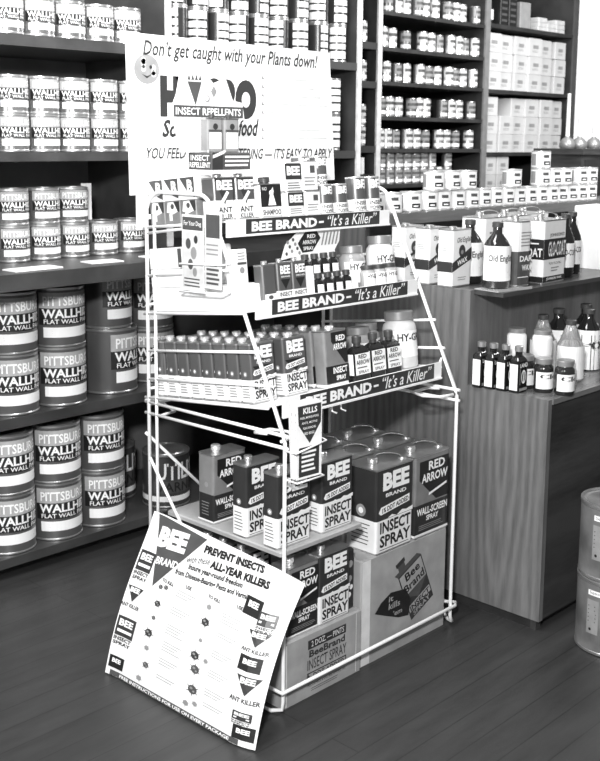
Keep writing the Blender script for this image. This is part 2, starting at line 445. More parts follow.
def slim(r, h, body, lab):
    b = MB().lathe([(r*.96, 0), (r, .003), (r, h-.003), (r*.96, h), (r*.9, h), (r*.88, h-.003), (.001, h-.003)], ['tin', body, 'tin', 'tin', 'tin', 'tin'], n=20, cap1=False)
    f = cyl(r)
    b.rect(f, -r*1.3, h*.45, r*1.3, h*.9, lab, .0005, 8)
    b.rect(f, -r*1.3, h*.12, r*1.3, h*.3, 'letter_white', .0006, 8)
    b.rect(f, -r*1.0, h*.6, r*1.0, h*.75, 'ink_gray', .0008, 6)
    return [('enamel_can', b, None, None)]
proto('slim_a', slim(.027, .092, 'tin', 'label_pale')); proto('slim_b', slim(.027, .088, 'can_steel', 'ink_light')); proto('slim_c', slim(.025, .072, 'tin', 'ink_light'))
ROWS = [(2.163, 2.25, 2.325, 2.388, 2.455, 2.549, 2.622, 2.704, 2.771, 2.855), (2.13, 2.21, 2.329, 2.428, 2.506, 2.586, 2.651, 2.735, 2.80, 2.857),
        (2.157, 2.252, 2.335, 2.411, 2.49, 2.578, 2.643, 2.705, 2.79, 2.85), (2.125, 2.198, 2.28, 2.356, 2.425, 2.496, 2.601, 2.684, 2.765, 2.84),
        (2.12, 2.19, 2.263, 2.329, 2.408, 2.495, 2.576, 2.65, 2.743, 2.83)]
for k, row in enumerate(ROWS):
    for i, x in enumerate(row):
        spawn('slim_a' if (i+k) % 3 else 'slim_b', 'enamel_can', 'small can on the far shelving, %s row from the top, %s from the left' % (ORD[k], ORD[i]), 'can', (x, 1.495+.012*((i*7+k*3) % 3), RZ[k]), G((i*53+k*31) % 60-40), 'small cans on the far shelving')
for i, x in enumerate((2.14, 2.205, 2.27, 2.335, 2.40, 2.465, 2.53, 2.595, 2.66)):
    for lay in (0, 1):
        if lay and i == 7: continue
        spawn('slim_c', 'enamel_can', 'short can in the lowest far row, %s layer, %s from the left' % (('lower', 'upper')[lay], ORD[i]), 'can', (x, 1.50, RZ[5]+lay*.0725), G((i*41) % 50-30), 'short cans on the lowest far shelf')
for i, x in enumerate((2.74, 2.80)):
    spawn('slim_c', 'enamel_can', 'short can standing apart, right end of the lowest far row, %s one' % ORD[i], 'can', (x, 1.6, RZ[5]), 0, 'short cans apart on the lowest far shelf')
for z, nm in ((1.836, 'topmost shelf'), (1.665, 'second shelf')):
    spawn('slim_a', 'enamel_can', 'small can alone on the %s of the narrow bay between uprights' % nm, 'can', (1.985, 1.495, z), G(-30))
for lay in (0, 1):
    spawn('slim_a', 'enamel_can', 'small can, %s of two stacked in the narrow bay between uprights' % ('lower', 'upper')[lay], 'can', (1.985, 1.495, 1.378+lay*.0925), G(-30))
single('paper_roll', MB().lathe([(.026, 0), (.028, .003), (.028, .073), (.026, .076), (.01, .076)], 'paper_white', n=20), 'plain white cylinder below the stacked cans in the narrow bay', 'can', (1.985, 1.50, 1.25))
# white boxes
def carton(w, d, h, m='box_white', art=True):
    b = MB().bbox(-w/2, -d/2, 0, w/2, d/2, h, m, .003)
    if art:
        f = flat((-w/2, -d/2, 0), (1, 0, 0), (0, 0, 1))
        b.rect(f, w*.3, h*.42, w*.7, h*.62, 'ink_light', .0005); b.lines(f, w*.25, h*.2, w*.75, h*.34, 2, 'ink_light', .0005)
        b.rect(f, 0, h*.485, w, h*.49, 'ink_light', .0003)
    return b
proto('white_box', [('white_box', carton(.128, .16, .094), None, None)])
proto('white_box_b', [('white_box', carton(.108, .16, .092), None, None)])
for k, (z, nm) in enumerate(((BZ[1], 'upper'), (BZ[2], 'lower'))):
    for lay in range(3):
        for i in range(6):
            x = 2.998+.1305*i + (.006 if lay == 1 else 0)
            if k == 1 and lay == 2 and i == 1: continue
            spawn('white_box_b' if i == 5 else 'white_box', 'white_box', 'white carton on the far shelving, %s stack, %s layer, %s from the left' % (nm, ('bottom', 'middle', 'top')[lay], ORD[i]), 'box',
                  (x+(.012 if i == 5 else 0), 1.545+.01*((i*5+lay*3+k) % 3), z+lay*.0945), G(((i*7+lay*5) % 5)-2), 'white cartons on the far shelves')
for lay, n in ((0, 3), (1, 2)):
    for i in range(n):
        spawn('white_box_b', 'white_box', 'white carton on the lowest far box shelf, %s layer, %s from the left' % (('bottom', 'top')[lay], ORD[i]), 'box', (2.995+.118*i, 1.545, BZ[3]+lay*.0925), 0, 'white cartons on the lowest far shelf')
for i in range(3):
    for lay in range(3 if i != 1 else 2):
        single('flat_box', carton(.088, .12, .024, 'label_pale', False), 'thin flat white box on the top far shelf, %s pile, %s layer' % (ORD[i], ('bottom', 'middle', 'top')[lay]), 'box', (3.475+.092*i, 1.54, BZ[0]+lay*.0245), G((lay*3+i) % 4-2), 'flat boxes on the top far shelf')
t = empty('dark_bottle', (3.0, 1.52, BZ[0]+.0007), 'dark bottle with white label at the left end of the top box shelf', 'bottle')
link('body', MB().lathe([(.03, 0), (.032, .005), (.032, .085), (.012, .11), (.012, .13)], 'glass_dark', n=18).mesh('body'), t)
link('label', MB().rect(cyl(.0325), -.03, .025, .03, .075, 'paper_white', .0004, 8).mesh('label'), t)
for i, x in enumerate((3.085, 3.165)):
    b = MB().bbox(-.036, -.05, 0, .036, .05, .14, 'ink_black', .003); f = flat((-.036, -.05, 0), (1, 0, 0), (0, 0, 1))
    for q in range(4): b.rect(f, .01, .02+.03*q, .06, .032+.03*q, 'ink_gray', .0005)
    single('dark_box', b, 'dark striped package on the top far shelf, %s of the two' % ('left', 'right')[i], 'box', (x, 1.52, BZ[0]), 0, 'dark packages on the top far shelf')
single('white_box', carton(.15, .12, .06), 'white carton lying on top of the dark striped packages', 'box', (3.125, 1.53, BZ[0]+.141), 0)
single('gray_box', carton(.085, .1, .135, 'ink_light'), 'tall pale box right of the dark striped packages on the top far shelf', 'box', (3.29, 1.52, BZ[0]), G(-8))

# ================================================================== COUNTER
c = empty('counter', (1.9, .2, 0), 'two level wooden store counter with a plywood end panel and dark front', 'counter')
CX, LE, UE = .835, -.212, .062
prof = [(LE, .03), (LE, .687), (UE, .687), (UE, .970), (.62, .970), (.62, .03)]
b = MB(); n = len(prof)
b.add([(CX, y, z) for y, z in prof] + [(CX+.02, y, z) for y, z in prof], [(5, 4, 3, 2, 1, 0), (6, 7, 8, 9, 10, 11)] + [(i, (i+1) % n, n+(i+1) % n, n+i) for i in range(n)], 'plywood')
part('end_panel', b, c, 'grained plywood end panel')
part('front_panel', MB().box(CX+.02, LE+.004, .03, 4.2, LE+.024, .672, 'counter_dark'), c, 'dark scuffed front panel')
part('ledge', MB().box(CX+.02, LE-.004, .672, 4.2, UE, .687, 'counter_top_wood'), c, 'worn lower ledge top')
part('riser_panel', MB().box(CX+.02, UE, .687, 4.2, UE+.02, .955, 'plywood'), c)
part('counter_top', MB().box(CX+.02, UE-.10, .957, 4.2, .62, .970, 'counter_dark'), c)
part('back_panel', MB().box(CX, .60, .97, 4.2, .62, 1.132, 'counter_dark'), c)
part('stock_step', MB().box(CX, .45, 1.132, 4.2, .62, 1.168, 'counter_top_wood'), c, 'raised back step')
part('step_support', MB().box(CX, .47, .97, CX+.02, .60, 1.132, 'plywood'), c)
part('toe_kick', MB().box(CX+.01, LE+.03, 0, 4.2, .6, .03, 'dark_board'), c)
part('foot_block', MB().box(CX+.005, LE+.012, 0, CX+.03, LE+.03, .03, 'counter_dark'), c)

# small white cans on the back step
def smallcan(r, h):
    b = MB().lathe([(r*.97, 0), (r*1.02, .002), (r*1.02, .005), (r, .007), (r, h-.005), (r*1.02, h-.004), (r*1.02, h), (r*.92, h), (r*.9, h-.004), (.001, h-.004)],
                   ['tin_bright', 'tin_bright', 'tin_bright', 'can_white', 'tin_bright', 'tin_bright', 'tin_bright', 'tin_bright', 'tin_bright'], n=28, cap1=False)
    f = cyl(r)
    b.rect(f, -r*2.3, h*.16, -r*1.6, h*.84, 'ink_light', .0005, 8)
    b.rect(f, -r*.75, h*.2, r*.15, h*.42, 'ink_black', .0005, 6)
    b.rect(f, -r*.8, h*.62, -r*.1, h*.78, 'ink_gray', .0005, 6)
    b.rect(f, -r*.6, h*.26, -r*.1, h*.33, 'letter_white', .0008, 4)
    return [('small_can', b, None, None)]
proto('small_can', smallcan(.0365, .066))
def front_xs():
    return [.905, .99, 1.095, 1.185, 1.26, 1.345, 1.43, 1.505, 1.58, 1.656, 1.732, 1.81, 1.886, 1.963, 2.04, 2.117, 2.194, 2.27]
for i, x in enumerate(front_xs()):
    spawn('small_can', 'paint_can', 'small white can, bottom row on the counter step, %s from the rack' % (ORD[i] if i < 16 else ('seventeenth', 'eighteenth')[i-16]), 'can', (x, .495, 1.168), G((i*29) % 14-4), 'small white cans on the counter step')
for i, x in enumerate((1.22, 1.315, 1.41, 1.70, 1.90, 1.985, 2.065, 2.19, 2.27)):
    spawn('small_can', 'paint_can', 'small white can, second layer on the counter step, %s from the rack' % ORD[i], 'can', (x, .495, 1.2345), G((i*23) % 12-4), 'small white cans in the second layer')
spawn('small_can', 'paint_can', 'single small white can at the very top of the stack on the counter step', 'can', (1.90, .495, 1.301), G(3))

# rectangular tins
def rcan(w, d, h, up, low, split, art, cap=(0, 0), capr=.012, handle=False, rad=.007, rim='tin', capm='tin', ch=1.0):
    b = MB()
    if split:
        b.rr(w, d, [0, .004, split, h-.004, h], ['tin', low, up, rim], rad, 3, top=rim, grow=[0, 0, 0, 0, .001])
    else:
        b.rr(w, d, [0, .004, h-.004, h], ['tin', up, rim], rad, 3, top=rim, grow=[0, 0, 0, .001])
    F = flat((-w/2, -d/2, 0), (1, 0, 0), (0, 0, 1)); L = flat((-w/2, d/2, 0), (0, -1, 0), (0, 0, 1))
    art(b, F, L, w, d, h)
    parts = [('body', b, None, None)]
    cp = MB().lathe([(capr*q, h+k*ch) for q, k in ((.8, 0), (.8, .005), (1, .005), (1, .008), (.94, .009), (1, .011), (.94, .013), (1, .016), (.8, .018), (.05, .018))], capm, n=16, c=(cap[0], cap[1], 0))
    parts.append(('cap', cp, None, None))
    if handle:
        a = Vector((w*.02, d*.3, h)); e = Vector((w*.42, -d*.22, h)); hb = MB(); pts = []
        for k in range(9):
            t = k/8; pts.append(a.lerp(e, t) + Vector((0, 0, (.017*max(0.0, math.sin(PI*t))**.4))))
        dirv = (e-a).normalized(); side = Vector((-dirv.y, dirv.x, 0))*.009
        vs = []; 
        for p in pts: vs += [p-side, p+side, p+side+Vector((0, 0, .002)), p-side+Vector((0, 0, .002))]
        fs = []
        for k in range(8):
            q = k*4
            for j in range(4): fs.append((q+j, q+4+j, q+4+(j+1) % 4, q+(j+1) % 4))
        fs += [(3, 2, 1, 0), (32, 33, 34, 35)]
        hb.add(vs, fs, 'tin', False)
        for p in (a, e): hb.lathe([(.013, 0), (.011, .004), (.001, .006)], 'tin', n=12, c=tuple(p))
        parts.append(('handle', hb, None, 'strap handle'))
    return parts
def art_bee(b, F, L, w, d, h):
    s = .40*h
    b.text(F, 'BEE', w*.16, h*.735, w*.88, h*.945, 'letter_white', bold=.05)
    b.text(F, 'BRAND', w*.24, h*.655, w*.80, h*.70, 'letter_white', bold=.02)
    b.poly(F, [(w*.12, h*.46), (w*.9, h*.52), (w*.9, h*.61), (w*.12, h*.55)], 'letter_white', .0005)
    b.text(F, '1% DDT ADDED', w*.15, h*.475, w*.87, h*.535, 'ink_black', rise=.077*h/w*1.0, bold=.03)
    b.poly(F, [(w*.12, h*.46), (w*.06, h*.49), (w*.12, h*.55)], 'letter_white', .0005)
    b.poly(F, [(0, s), (0, s), (w*.3, s), (w*.42, s+h*.03), (w*.55, s), (w*.7, s+h*.045), (w*.82, s+h*.03), (w, s+h*.05), (w, s)], 'paper_white', .0004)
    b.text(F, 'INSECT', w*.10, h*.235, w*.94, h*.375, 'ink_black', bold=.03)
    b.text(F, 'SPRAY', w*.10, h*.07, w*.94, h*.21, 'ink_black', bold=.03)
    b.lines(F, w*.1, h*.03, w*.9, h*.055, 1, 'ink_gray', rag=0)
    b.disc(L, d*.5, h*.49, d*.16, 'ink_light'); b.disc(L, d*.5, h*.49, d*.08, 'letter_white', .0009)
    b.lines(L, d*.2, h*.08, d*.8, h*.36, 6, 'ink_gray', th=.25)
def art_bee_front_only(b, F, L, w, d, h):
    art_bee(b, F, L, w, d, h)
    b.poly(F, [(w*.06, h*.62), (w*.94, h*.62), (w*.5, h*.42)], 'ink_black', .0003)
def art_red(b, F, L, w, d, h):
    b.poly(F, [(w*.12, h*.93), (w*.98, h*.93), (w*.98, h*.42), (w*.62, h*.42), (w*.12, h*.70)], 'ink_black', .0003)
    b.poly(F, [(w*.12, h*.70), (w*.62, h*.42), (w*.0, h*.42)], 'can_gray', .0005)
    b.text(F, 'RED', w*.38, h*.80, w*.86, h*.91, 'letter_white', bold=.03)
    b.text(F, 'ARROW', w*.18, h*.66, w*.95, h*.77, 'letter_white', bold=.03)
    b.poly(F, [(w*.4, h*.49), (w*.93, h*.57), (w*.93, h*.60), (w*.4, h*.52)], 'letter_white', .0006)
    b.text(F, 'WALL-SCREEN', w*.06, h*.27, w*.96, h*.36, 'letter_white', bold=.03)
    b.text(F, 'SPRAY', w*.34, h*.185, w*.7, h*.25, 'letter_white', bold=.03)
    b.lines(F, w*.12, h*.08, w*.92, h*.15, 3, 'ink_light', th=.3)
    b.rect(F, 0, .004, w, h*.045, 'paper_white', .0004); b.rect(L, 0, .004, d, h*.045, 'paper_white', .0004)
    b.disc(L, d*.55, h*.56, d*.12, 'ink_light'); b.lines(L, d*.25, h*.1, d*.75, h*.32, 5, 'ink_light', th=.2)
GAL = dict(w=.146, d=.108, h=.232)
proto('bee_gallon', rcan(.156, .108, .236, 'can_dark', 'can_white', .093, art_bee, (-.035, .0), .016, True))
proto('red_gallon', rcan(.156, .108, .236, 'can_gray', 'can_black', .095, art_red, (-.035, .0), .016, True))
proto('bee_quart', rcan(.118, .052, .187, 'can_dark', 'can_white', .078, art_bee, (-.028, 0), .011))
proto('red_quart', rcan(.114, .060, .184, 'can_gray', 'can_black', .078, art_red, (-.022, 0), .013, False, capm='tin_bright'))
proto('bee_pint', rcan(.084, .043, .148, 'can_steel', 'can_white', .058, art_bee_front_only, (0, 0), .013, capm='tin_bright', ch=.6))
def art_redp(b, F, L, w, d, h):
    b.poly(F, [(w*.3, h*.96), (w*.98, h*.96), (w*.98, h*.4), (w*.85, h*.4), (w*.3, h*.8)], 'ink_black', .0003)
    b.text(F, 'RED', w*.5, h*.80, w*.9, h*.9, 'letter_white', bold=.03)
    b.text(F, 'ARROW', w*.36, h*.65, w*.95, h*.76, 'letter_white', bold=.03)
    b.rect(F, 0, h*.08, w, h*.38, 'ink_black', .0004)
    b.text(F, 'INSECT', w*.3, h*.24, w*.92, h*.35, 'letter_white', bold=.03)
    b.text(F, 'SPRAY', w*.42, h*.12, w*.85, h*.2, 'letter_white', bold=.03)
proto('red_pint', rcan(.088, .043, .150, 'can_gray', 'can_white', .01, art_redp, (0, 0), .013, capm='tin_bright', ch=.6))
def art_wax(b, F, L, w, d, h):
    b.poly(F, [(0, h*.26), (w, h*.46), (w, h*.68), (0, h*.42)], 'ink_dark', .0004)
    b.rect(L, 0, h*.26, d, h*.44, 'ink_dark', .0004)
    b.text(F, 'WAX', w*.26, h*.36, w*.78, h*.45, 'letter_white', rise=.2*h/w*.75, bold=.03)
    b.text(F, 'Old English', w*.2, h*.74, w*.95, h*.86, 'ink_black', rise=.03, slant=.2, bold=.01)
    b.disc(F, w*.5, h*.62, w*.17, 'ink_dark', .0006, 18, h*.11); b.disc(F, w*.5, h*.60, w*.07, 'ink_light', .0009, 12)
    b.lines(F, w*.3, h*.1, w*.75, h*.18, 2, 'ink_light', th=.3); b.lines(L, d*.15, h*.62, d*.7, h*.72, 3, 'ink_light', th=.3)
proto('wax_can', rcan(.096, .055, .172, 'can_white', 'can_white', 0, art_wax, (-.012, 0), .013, rad=.006, ch=.4))
def art_glo(b, F, L, w, d, h):
    b.rect(F, 0, h*.38, w, h*.70, 'ink_black', .0004); b.rect(L, 0, h*.38, d, h*.70, 'ink_black', .0004)
    b.text(F, 'GLO-COAT', w*.2, h*.42, w*.98, h*.66, 'letter_white', bold=.02)
    b.text(F, "JOHNSON'S", w*.25, h*.72, w*.9, h*.79, 'ink_dark', bold=.02)
    b.text(L, 'COAT', d*.1, h*.42, d*.95, h*.56, 'letter_white', bold=.02)
    b.lines(L, d*.1, h*.6, d*.9, h*.66, 1, 'letter_white')
    b.text(F, 'FOR FLOORS', w*.25, h*.29, w*.8, h*.33, 'ink_gray'); b.lines(F, w*.35, h*.17, w*.7, h*.26, 2, 'ink_light', th=.4)
    b.rect(F, 0, h*.02, w, h*.11, 'ink_black', .0004); b.rect(L, 0, h*.02, d, h*.11, 'ink_black', .0004)
    b.text(F, 'JOHNSON WAX', w*.15, h*.04, w*.85, h*.09, 'letter_white', bold=.02)
proto('polish_can', rcan(.142, .085, .195, 'can_white', 'can_white', 0, art_glo, (-.02, 0), .012, True))
def art_plain(b, F, L, w, d, h): b.lines(F, w*.2, h*.5, w*.8, h*.8, 3, 'ink_light')
proto('white_gallon', rcan(.13, .09, .195, 'can_white', 'can_white', 0, art_plain, (-.03, 0), .013, True))
def art_two(b, F, L, w, d, h):
    b.text(F, 'DAR', w*.2, h*.38, w*1.0, h*.47, 'letter_white', bold=.03); b.text(F, 'WAX', w*.35, h*.24, w*.95, h*.33, 'letter_white', bold=.03)
    b.lines(F, w*.25, h*.6, w*.9, h*.85, 5, 'ink_light'); b.lines(F, w*.1, h*.12, w*.9, h*.16, 1, 'letter_white')
proto('two_tone_can', rcan(.075, .075, .196, 'can_white', 'ink_gray', .105, art_two, (0, 0), .012, rad=.02))

def bottle(r, h, body, neck=.3, lab=(.15, .6), labm='paper_white', capm='lid_dark', text=None, liquid=None, nr=.36, shoulder=.5, arc=1.5):
    zs = h*(1-neck)
    prof = [(r*.9, 0), (r, .004), (r, zs*.86), (r*.93, zs*.95), (r*.75, zs+(h-zs)*.12), (r*nr, zs+(h-zs)*shoulder), (r*nr, h)]
    b = MB().lathe(prof, body, n=24, smooth=True)
    capo = MB().lathe([(r*nr*1.15, h-.012), (r*nr*1.2, h-.010), (r*nr*1.2, h+.002), (r*nr*1.0, h+.004), (.001, h+.004)], capm, n=18, cap1=False)
    lb = MB(); f = cyl(r); w = r*arc
    lb.rect(f, -w, h*lab[0], w, h*lab[1], labm, .0005, 14)
    H = h*(lab[1]-lab[0])
    lb.lines(f, -w*.6, h*lab[0]+H*.1, w*.6, h*lab[0]+H*.3, 2, 'ink_light', .0009)
    if text: lb.text(f, text, -w*.62, h*lab[0]+H*.5, w*.75, h*lab[0]+H*.75, 'ink_dark', .0009, bold=.02)
    return [('body', b, None, None), ('cap', capo, None, None), ('label', lb, None, None)]
proto('brown_bottle', bottle(.041, .190, 'glass_brown', .3, (.12, .66), nr=.34, text='Old English'))
proto('dark_polish_bottle', bottle(.032, .2, 'glass_dark', .34, (.16, .55), nr=.4, text='GLO-COAT'))
proto('clear_bottle', bottle(.042, .182, 'glass_clear', .36, (.05, .60), labm='paper_white', nr=.33, shoulder=.85, text=None))
proto('dark_vial', bottle(.03, .16, 'glass_dark', .35, (.05, .6), nr=.45, capm='lid_gray'))
proto('white_jug', bottle(.04, .19, 'glass_dark', .3, (.02, .68), nr=.4, text='~o ~', arc=2.6))
def jar(r, h, body='liquid_gray', lid='lid_gray', text=None, lab=(.12, .62), labm='paper_white'):
    b = MB().lathe([(r*.92, 0), (r, .004), (r, h*.70), (r*.94, h*.77), (r*.78, h*.82), (r*.78, h*.86)], body, n=26, smooth=True)
    l = MB().lathe([(r*.84, h*.84), (r*.86, h*.85), (r*.86, h*.985), (r*.82, h), (.001, h)], lid, n=26, cap1=False)
    lb = MB(); f = cyl(r); w = r*1.35
    lb.rect(f, -w, h*lab[0], w, h*lab[1], labm, .0005, 14); H = h*(lab[1]-lab[0])
    if text: lb.text(f, text, -w*.66, h*lab[0]+H*.60, w*.85, h*lab[0]+H*.9, 'ink_black', .0009, bold=.03)
    lb.lines(f, -w*.5, h*lab[0]+H*.12, w*.7, h*lab[0]+H*.45, 3, 'ink_light', .0009, .3)
    return [('body', b, None, None), ('lid', l, None, None), ('label', lb, None, None)]
proto('ledge_jar', jar(.0285, .098, 'glass_brown', 'lid_gray', 'Clo'))
proto('white_jar', jar(.029, .082, 'can_white', 'lid_gray'))

ZT = .970
for i, (x, y) in enumerate(((.886, .160), (.884, .245), (.880, .335))):
    spawn('wax_can', 'wax_can', ('white floor wax tin with slanted dark band at the counter corner', 'white wax tin directly behind the one at the counter corner', 'third white wax tin, seen through the slanted rack wire')[i], 'can', (x, y, ZT), 0, 'white wax tins')
spawn('brown_bottle', 'polish_bottle', 'brown glass polish bottle with white label beside the wax tins on the counter', 'bottle', (.925, .035, ZT+.0035), G(-38))
spawn('brown_bottle', 'polish_bottle', 'brown polish bottle half hidden between the wax tin and the front brown bottle', 'bottle', (.985, .175, ZT), G(-38))
single('paper_tray', MB().box(-.075, -.045, 0, .075, .045, .003, 'tin_bright').box(-.075, -.047, 0, .075, -.045, .008, 'tin_bright'), 'thin metal tray jutting over the counter edge under the brown bottle', 'tray', (.93, .012, ZT), G(-8))
spawn('two_tone_can', 'polish_can', 'upright can, white above and gray below, right of the brown bottle', 'can', (1.036, .045, ZT), G(-6))
spawn('polish_can', 'polish_can', 'big white floor polish can with a broad black band on the counter', 'can', (1.178, .035, ZT), G(3))
spawn('dark_polish_bottle', 'polish_bottle', 'tall dark bottle with white label right of the big polish can', 'bottle', (1.335, .05, ZT), G(-30))
spawn('dark_polish_bottle', 'polish_bottle', 'dark bottle partly hidden behind the tall labelled bottle near the right edge', 'bottle', (1.44, .085, ZT), G(-30))
single('white_display_box', carton(.16, .12, .215, 'paper_white', True), 'bright white box at the right edge of the photo on the counter top', 'box', (1.675, .11, ZT), G(2))
for i, (x, y) in enumerate(((1.13, .22), (1.27, .22), (1.41, .24))):
    spawn('white_gallon', 'polish_can', 'white can with strap handle under the counter step, %s from the left' % ORD[i], 'can', (x, y, ZT), 0, 'white handled cans in the back row')

# dark flat bottles on the ledge
def flask(w, d, h):
    b = MB().rr(w, d, [0, .003, h*.70, h*.76, h*.80], ['glass_dark']*4, .006, 3, grow=[0, 0, 0, -.006, -.011])
    F = flat((-w/2, -d/2, 0), (1, 0, 0), (0, 0, 1)); L = flat((-w/2, d/2, 0), (0, -1, 0), (0, 0, 1))
    b.rect(L, d*.1, h*.05, d*.9, h*.62, 'letter_white', .0006)
    b.disc(F, w*.55, h*.34, w*.26, 'letter_white', .0006, 16, h*.15); b.disc(F, w*.55, h*.34, w*.2, 'ink_gray', .0009, 16, h*.12); b.rect(F, w*.5, h*.2, w*.6, h*.48, 'letter_white', .0012)
    b.text(F, 'LAND', w*.12, h*.55, w*.95, h*.64, 'letter_white', bold=.02)
    b.rect(F, w*.1, h*.04, w*.95, h*.10, 'ink_light', .0006)
    nk = MB().lathe([(.0105, h*.79), (.0105, h*.88), (.0125, h*.885), (.0125, h*.99), (.0105, h), (.001, h)], ['glass_dark', 'tin', 'tin', 'tin', 'tin'], n=16, cap1=False)
    return [('body', b, None, None), ('screw_cap', nk, None, 'metal screw cap')]
proto('flask', flask(.047, .033, .134))
for i, y in enumerate((.026, -.012, -.050, -.090)):
    spawn('flask', 'flat_bottle', 'dark flat bottle with white side label on the ledge, %s' % ('farthest back of four', 'second from the back of four', 'third from the back of four', 'frontmost of four')[i], 'bottle', (.850+.006*i, y, .687), 0, 'dark flat bottles on the ledge')
JR = ((.930, -.075), (.924, -.140), (.938, -.200))
for i, (x, y) in enumerate(JR):
    spawn('ledge_jar', 'jar', 'small dark jar with white label on the ledge front, %s' % ('half hidden behind the flat bottles', 'middle of three', 'nearest to the ledge edge')[i], 'jar', (x, y, .687), G(-28), 'dark jars on the ledge')
for i, (x, y) in enumerate(((.972, -.015), (1.0, -.085), (1.022, -.155), (1.04, .03))):
    spawn('white_jar', 'jar', 'white jar, lower layer behind the dark ledge jars, %s from the left' % ORD[i], 'jar', (x, y, .687), 0, 'white jars on the ledge')
for i, (x, y) in enumerate(((.972, -.015), (1.0, -.085))):
    spawn('white_jar', 'jar', 'white jar stacked on another behind the flat bottles, %s one' % ('left', 'right')[i], 'jar', (x, y, .7695), 0, 'white jars stacked on the ledge')
for i, (x, y, rz) in enumerate(((1.135, -.005, 0), (1.112, -.115, 0))):
    spawn('clear_bottle', 'bottle', 'clear bottle with conical shoulder on the ledge, %s of two' % ('rear', 'front')[i], 'bottle', (x, y, .687), G(-35), 'clear conical bottles')
for i, (x, y) in enumerate(((1.235, .0), (1.30, -.07), (1.39, -.01), (1.31, -.165), (1.42, -.13))):
    spawn('white_jug', 'bottle', 'dark bottle with wraparound white label, right ledge end, %s from the left' % ORD[i], 'bottle', (x, y, .687), G(-15), 'white wrapped bottles on the ledge')

# stacked pails on the floor at right edge
def pail(r, h):
    b = MB().lathe([(r*.97, 0), (r*1.01, .003), (r*1.01, .009), (r, .011), (r, h-.011), (r*1.015, h-.009), (r*1.02, h-.003), (r*1.015, h), (r*.95, h), (r*.94, h-.007)],
                   ['tin', 'tin', 'tin', 'drum_gray', 'tin', 'tin', 'tin', 'tin', 'tin'], n=48, cap1=False)
    f = cyl(r, 0, -154)
    for q in (0,):
        b.rect(f, -r*.70, h*.28, -r*.34, h*.74, 'ink_light', .0006, 6); b.lines(f, -r*.66, h*.42, -r*.40, h*.68, 5, 'ink_gray', .0009, .25)
        b.rect(f, -r*.68, h*.80, -r*.16, h*.87, 'letter_white', .0006, 6); b.text(f, 'Supercote', -r*.62, h*.81, -r*.22, h*.86, 'ink_dark', .0009)
        b.disc(f, -r*.58, h*.34, r*.04, 'ink_black', .0010)
        b.disc(f, r*.42, h*.62, r*.17, 'letter_white', .0007, 16, h*.09); b.poly(f, [(r*.3, h*.52), (r*.5, h*.66), (r*.56, h*.60)], 'ink_gray', .0010)
    lid = MB().lathe([(r*.945, h-.006), (r*.85, h-.009), (r*.83, h-.005), (.001, h-.005)], 'drum_gray', n=40, cap0=False)
    return [('body', b, None, None), ('lid', lid, None, 'recessed round lid')]
proto('pail', pail(.102, .213))
for i in (0, 1):
    spawn('pail', 'paint_pail', 'gray metal paint pail at the right edge, %s' % ('standing on the floor', 'stacked on top of another pail')[i], 'pail', (.920, -.398, i*.2135), G(-2+4*i), 'stacked gray pails')

# dark case behind the counter with long necked oilers
t = empty('display_case', (3.0, 1.0, 0), 'dark wooden case behind the counter carrying long necked bottles', 'cabinet')
part('body', MB().box(2.87, .87, 0, 4.2, 1.10, 1.345, 'case_wood'), t)
part('top', MB().box(2.85, .85, 1.345, 4.2, 1.12, 1.372, 'case_wood'), t)
part('door', MB().box(2.90, .862, .9, 3.4, .87, 1.32, 'dark_board'), t)
part('door', MB().box(3.43, .862, .9, 3.95, .87, 1.32, 'dark_board'), t)
def oiler(r, h):
    b = MB().lathe([(r*.8, 0), (r, .008), (r*.98, .025), (r*.7, .044), (r*.3, .054), (r*.25, .06)], 'lid_gray', n=24, smooth=True)
    s = MB().lathe([(.011, .058), (.010, .08), (.008, h), (.001, h)], 'paper_white', n=12, cap1=False)
    return [('base', b, None, None), ('neck', s, None, 'tall thin white neck')]
proto('oiler', oiler(.038, .26)); proto('oiler_b', oiler(.038, .2))
for i, (x, k) in enumerate(((2.915, 'oiler'), (3.03, 'oiler_b'), (3.17, 'oiler'))):
    spawn(k, 'long_necked_bottle', 'squat bottle with tall thin white neck on the dark case, %s from the left' % ORD[i], 'bottle', (x, .975, 1.372), 0, 'long necked bottles on the dark case')

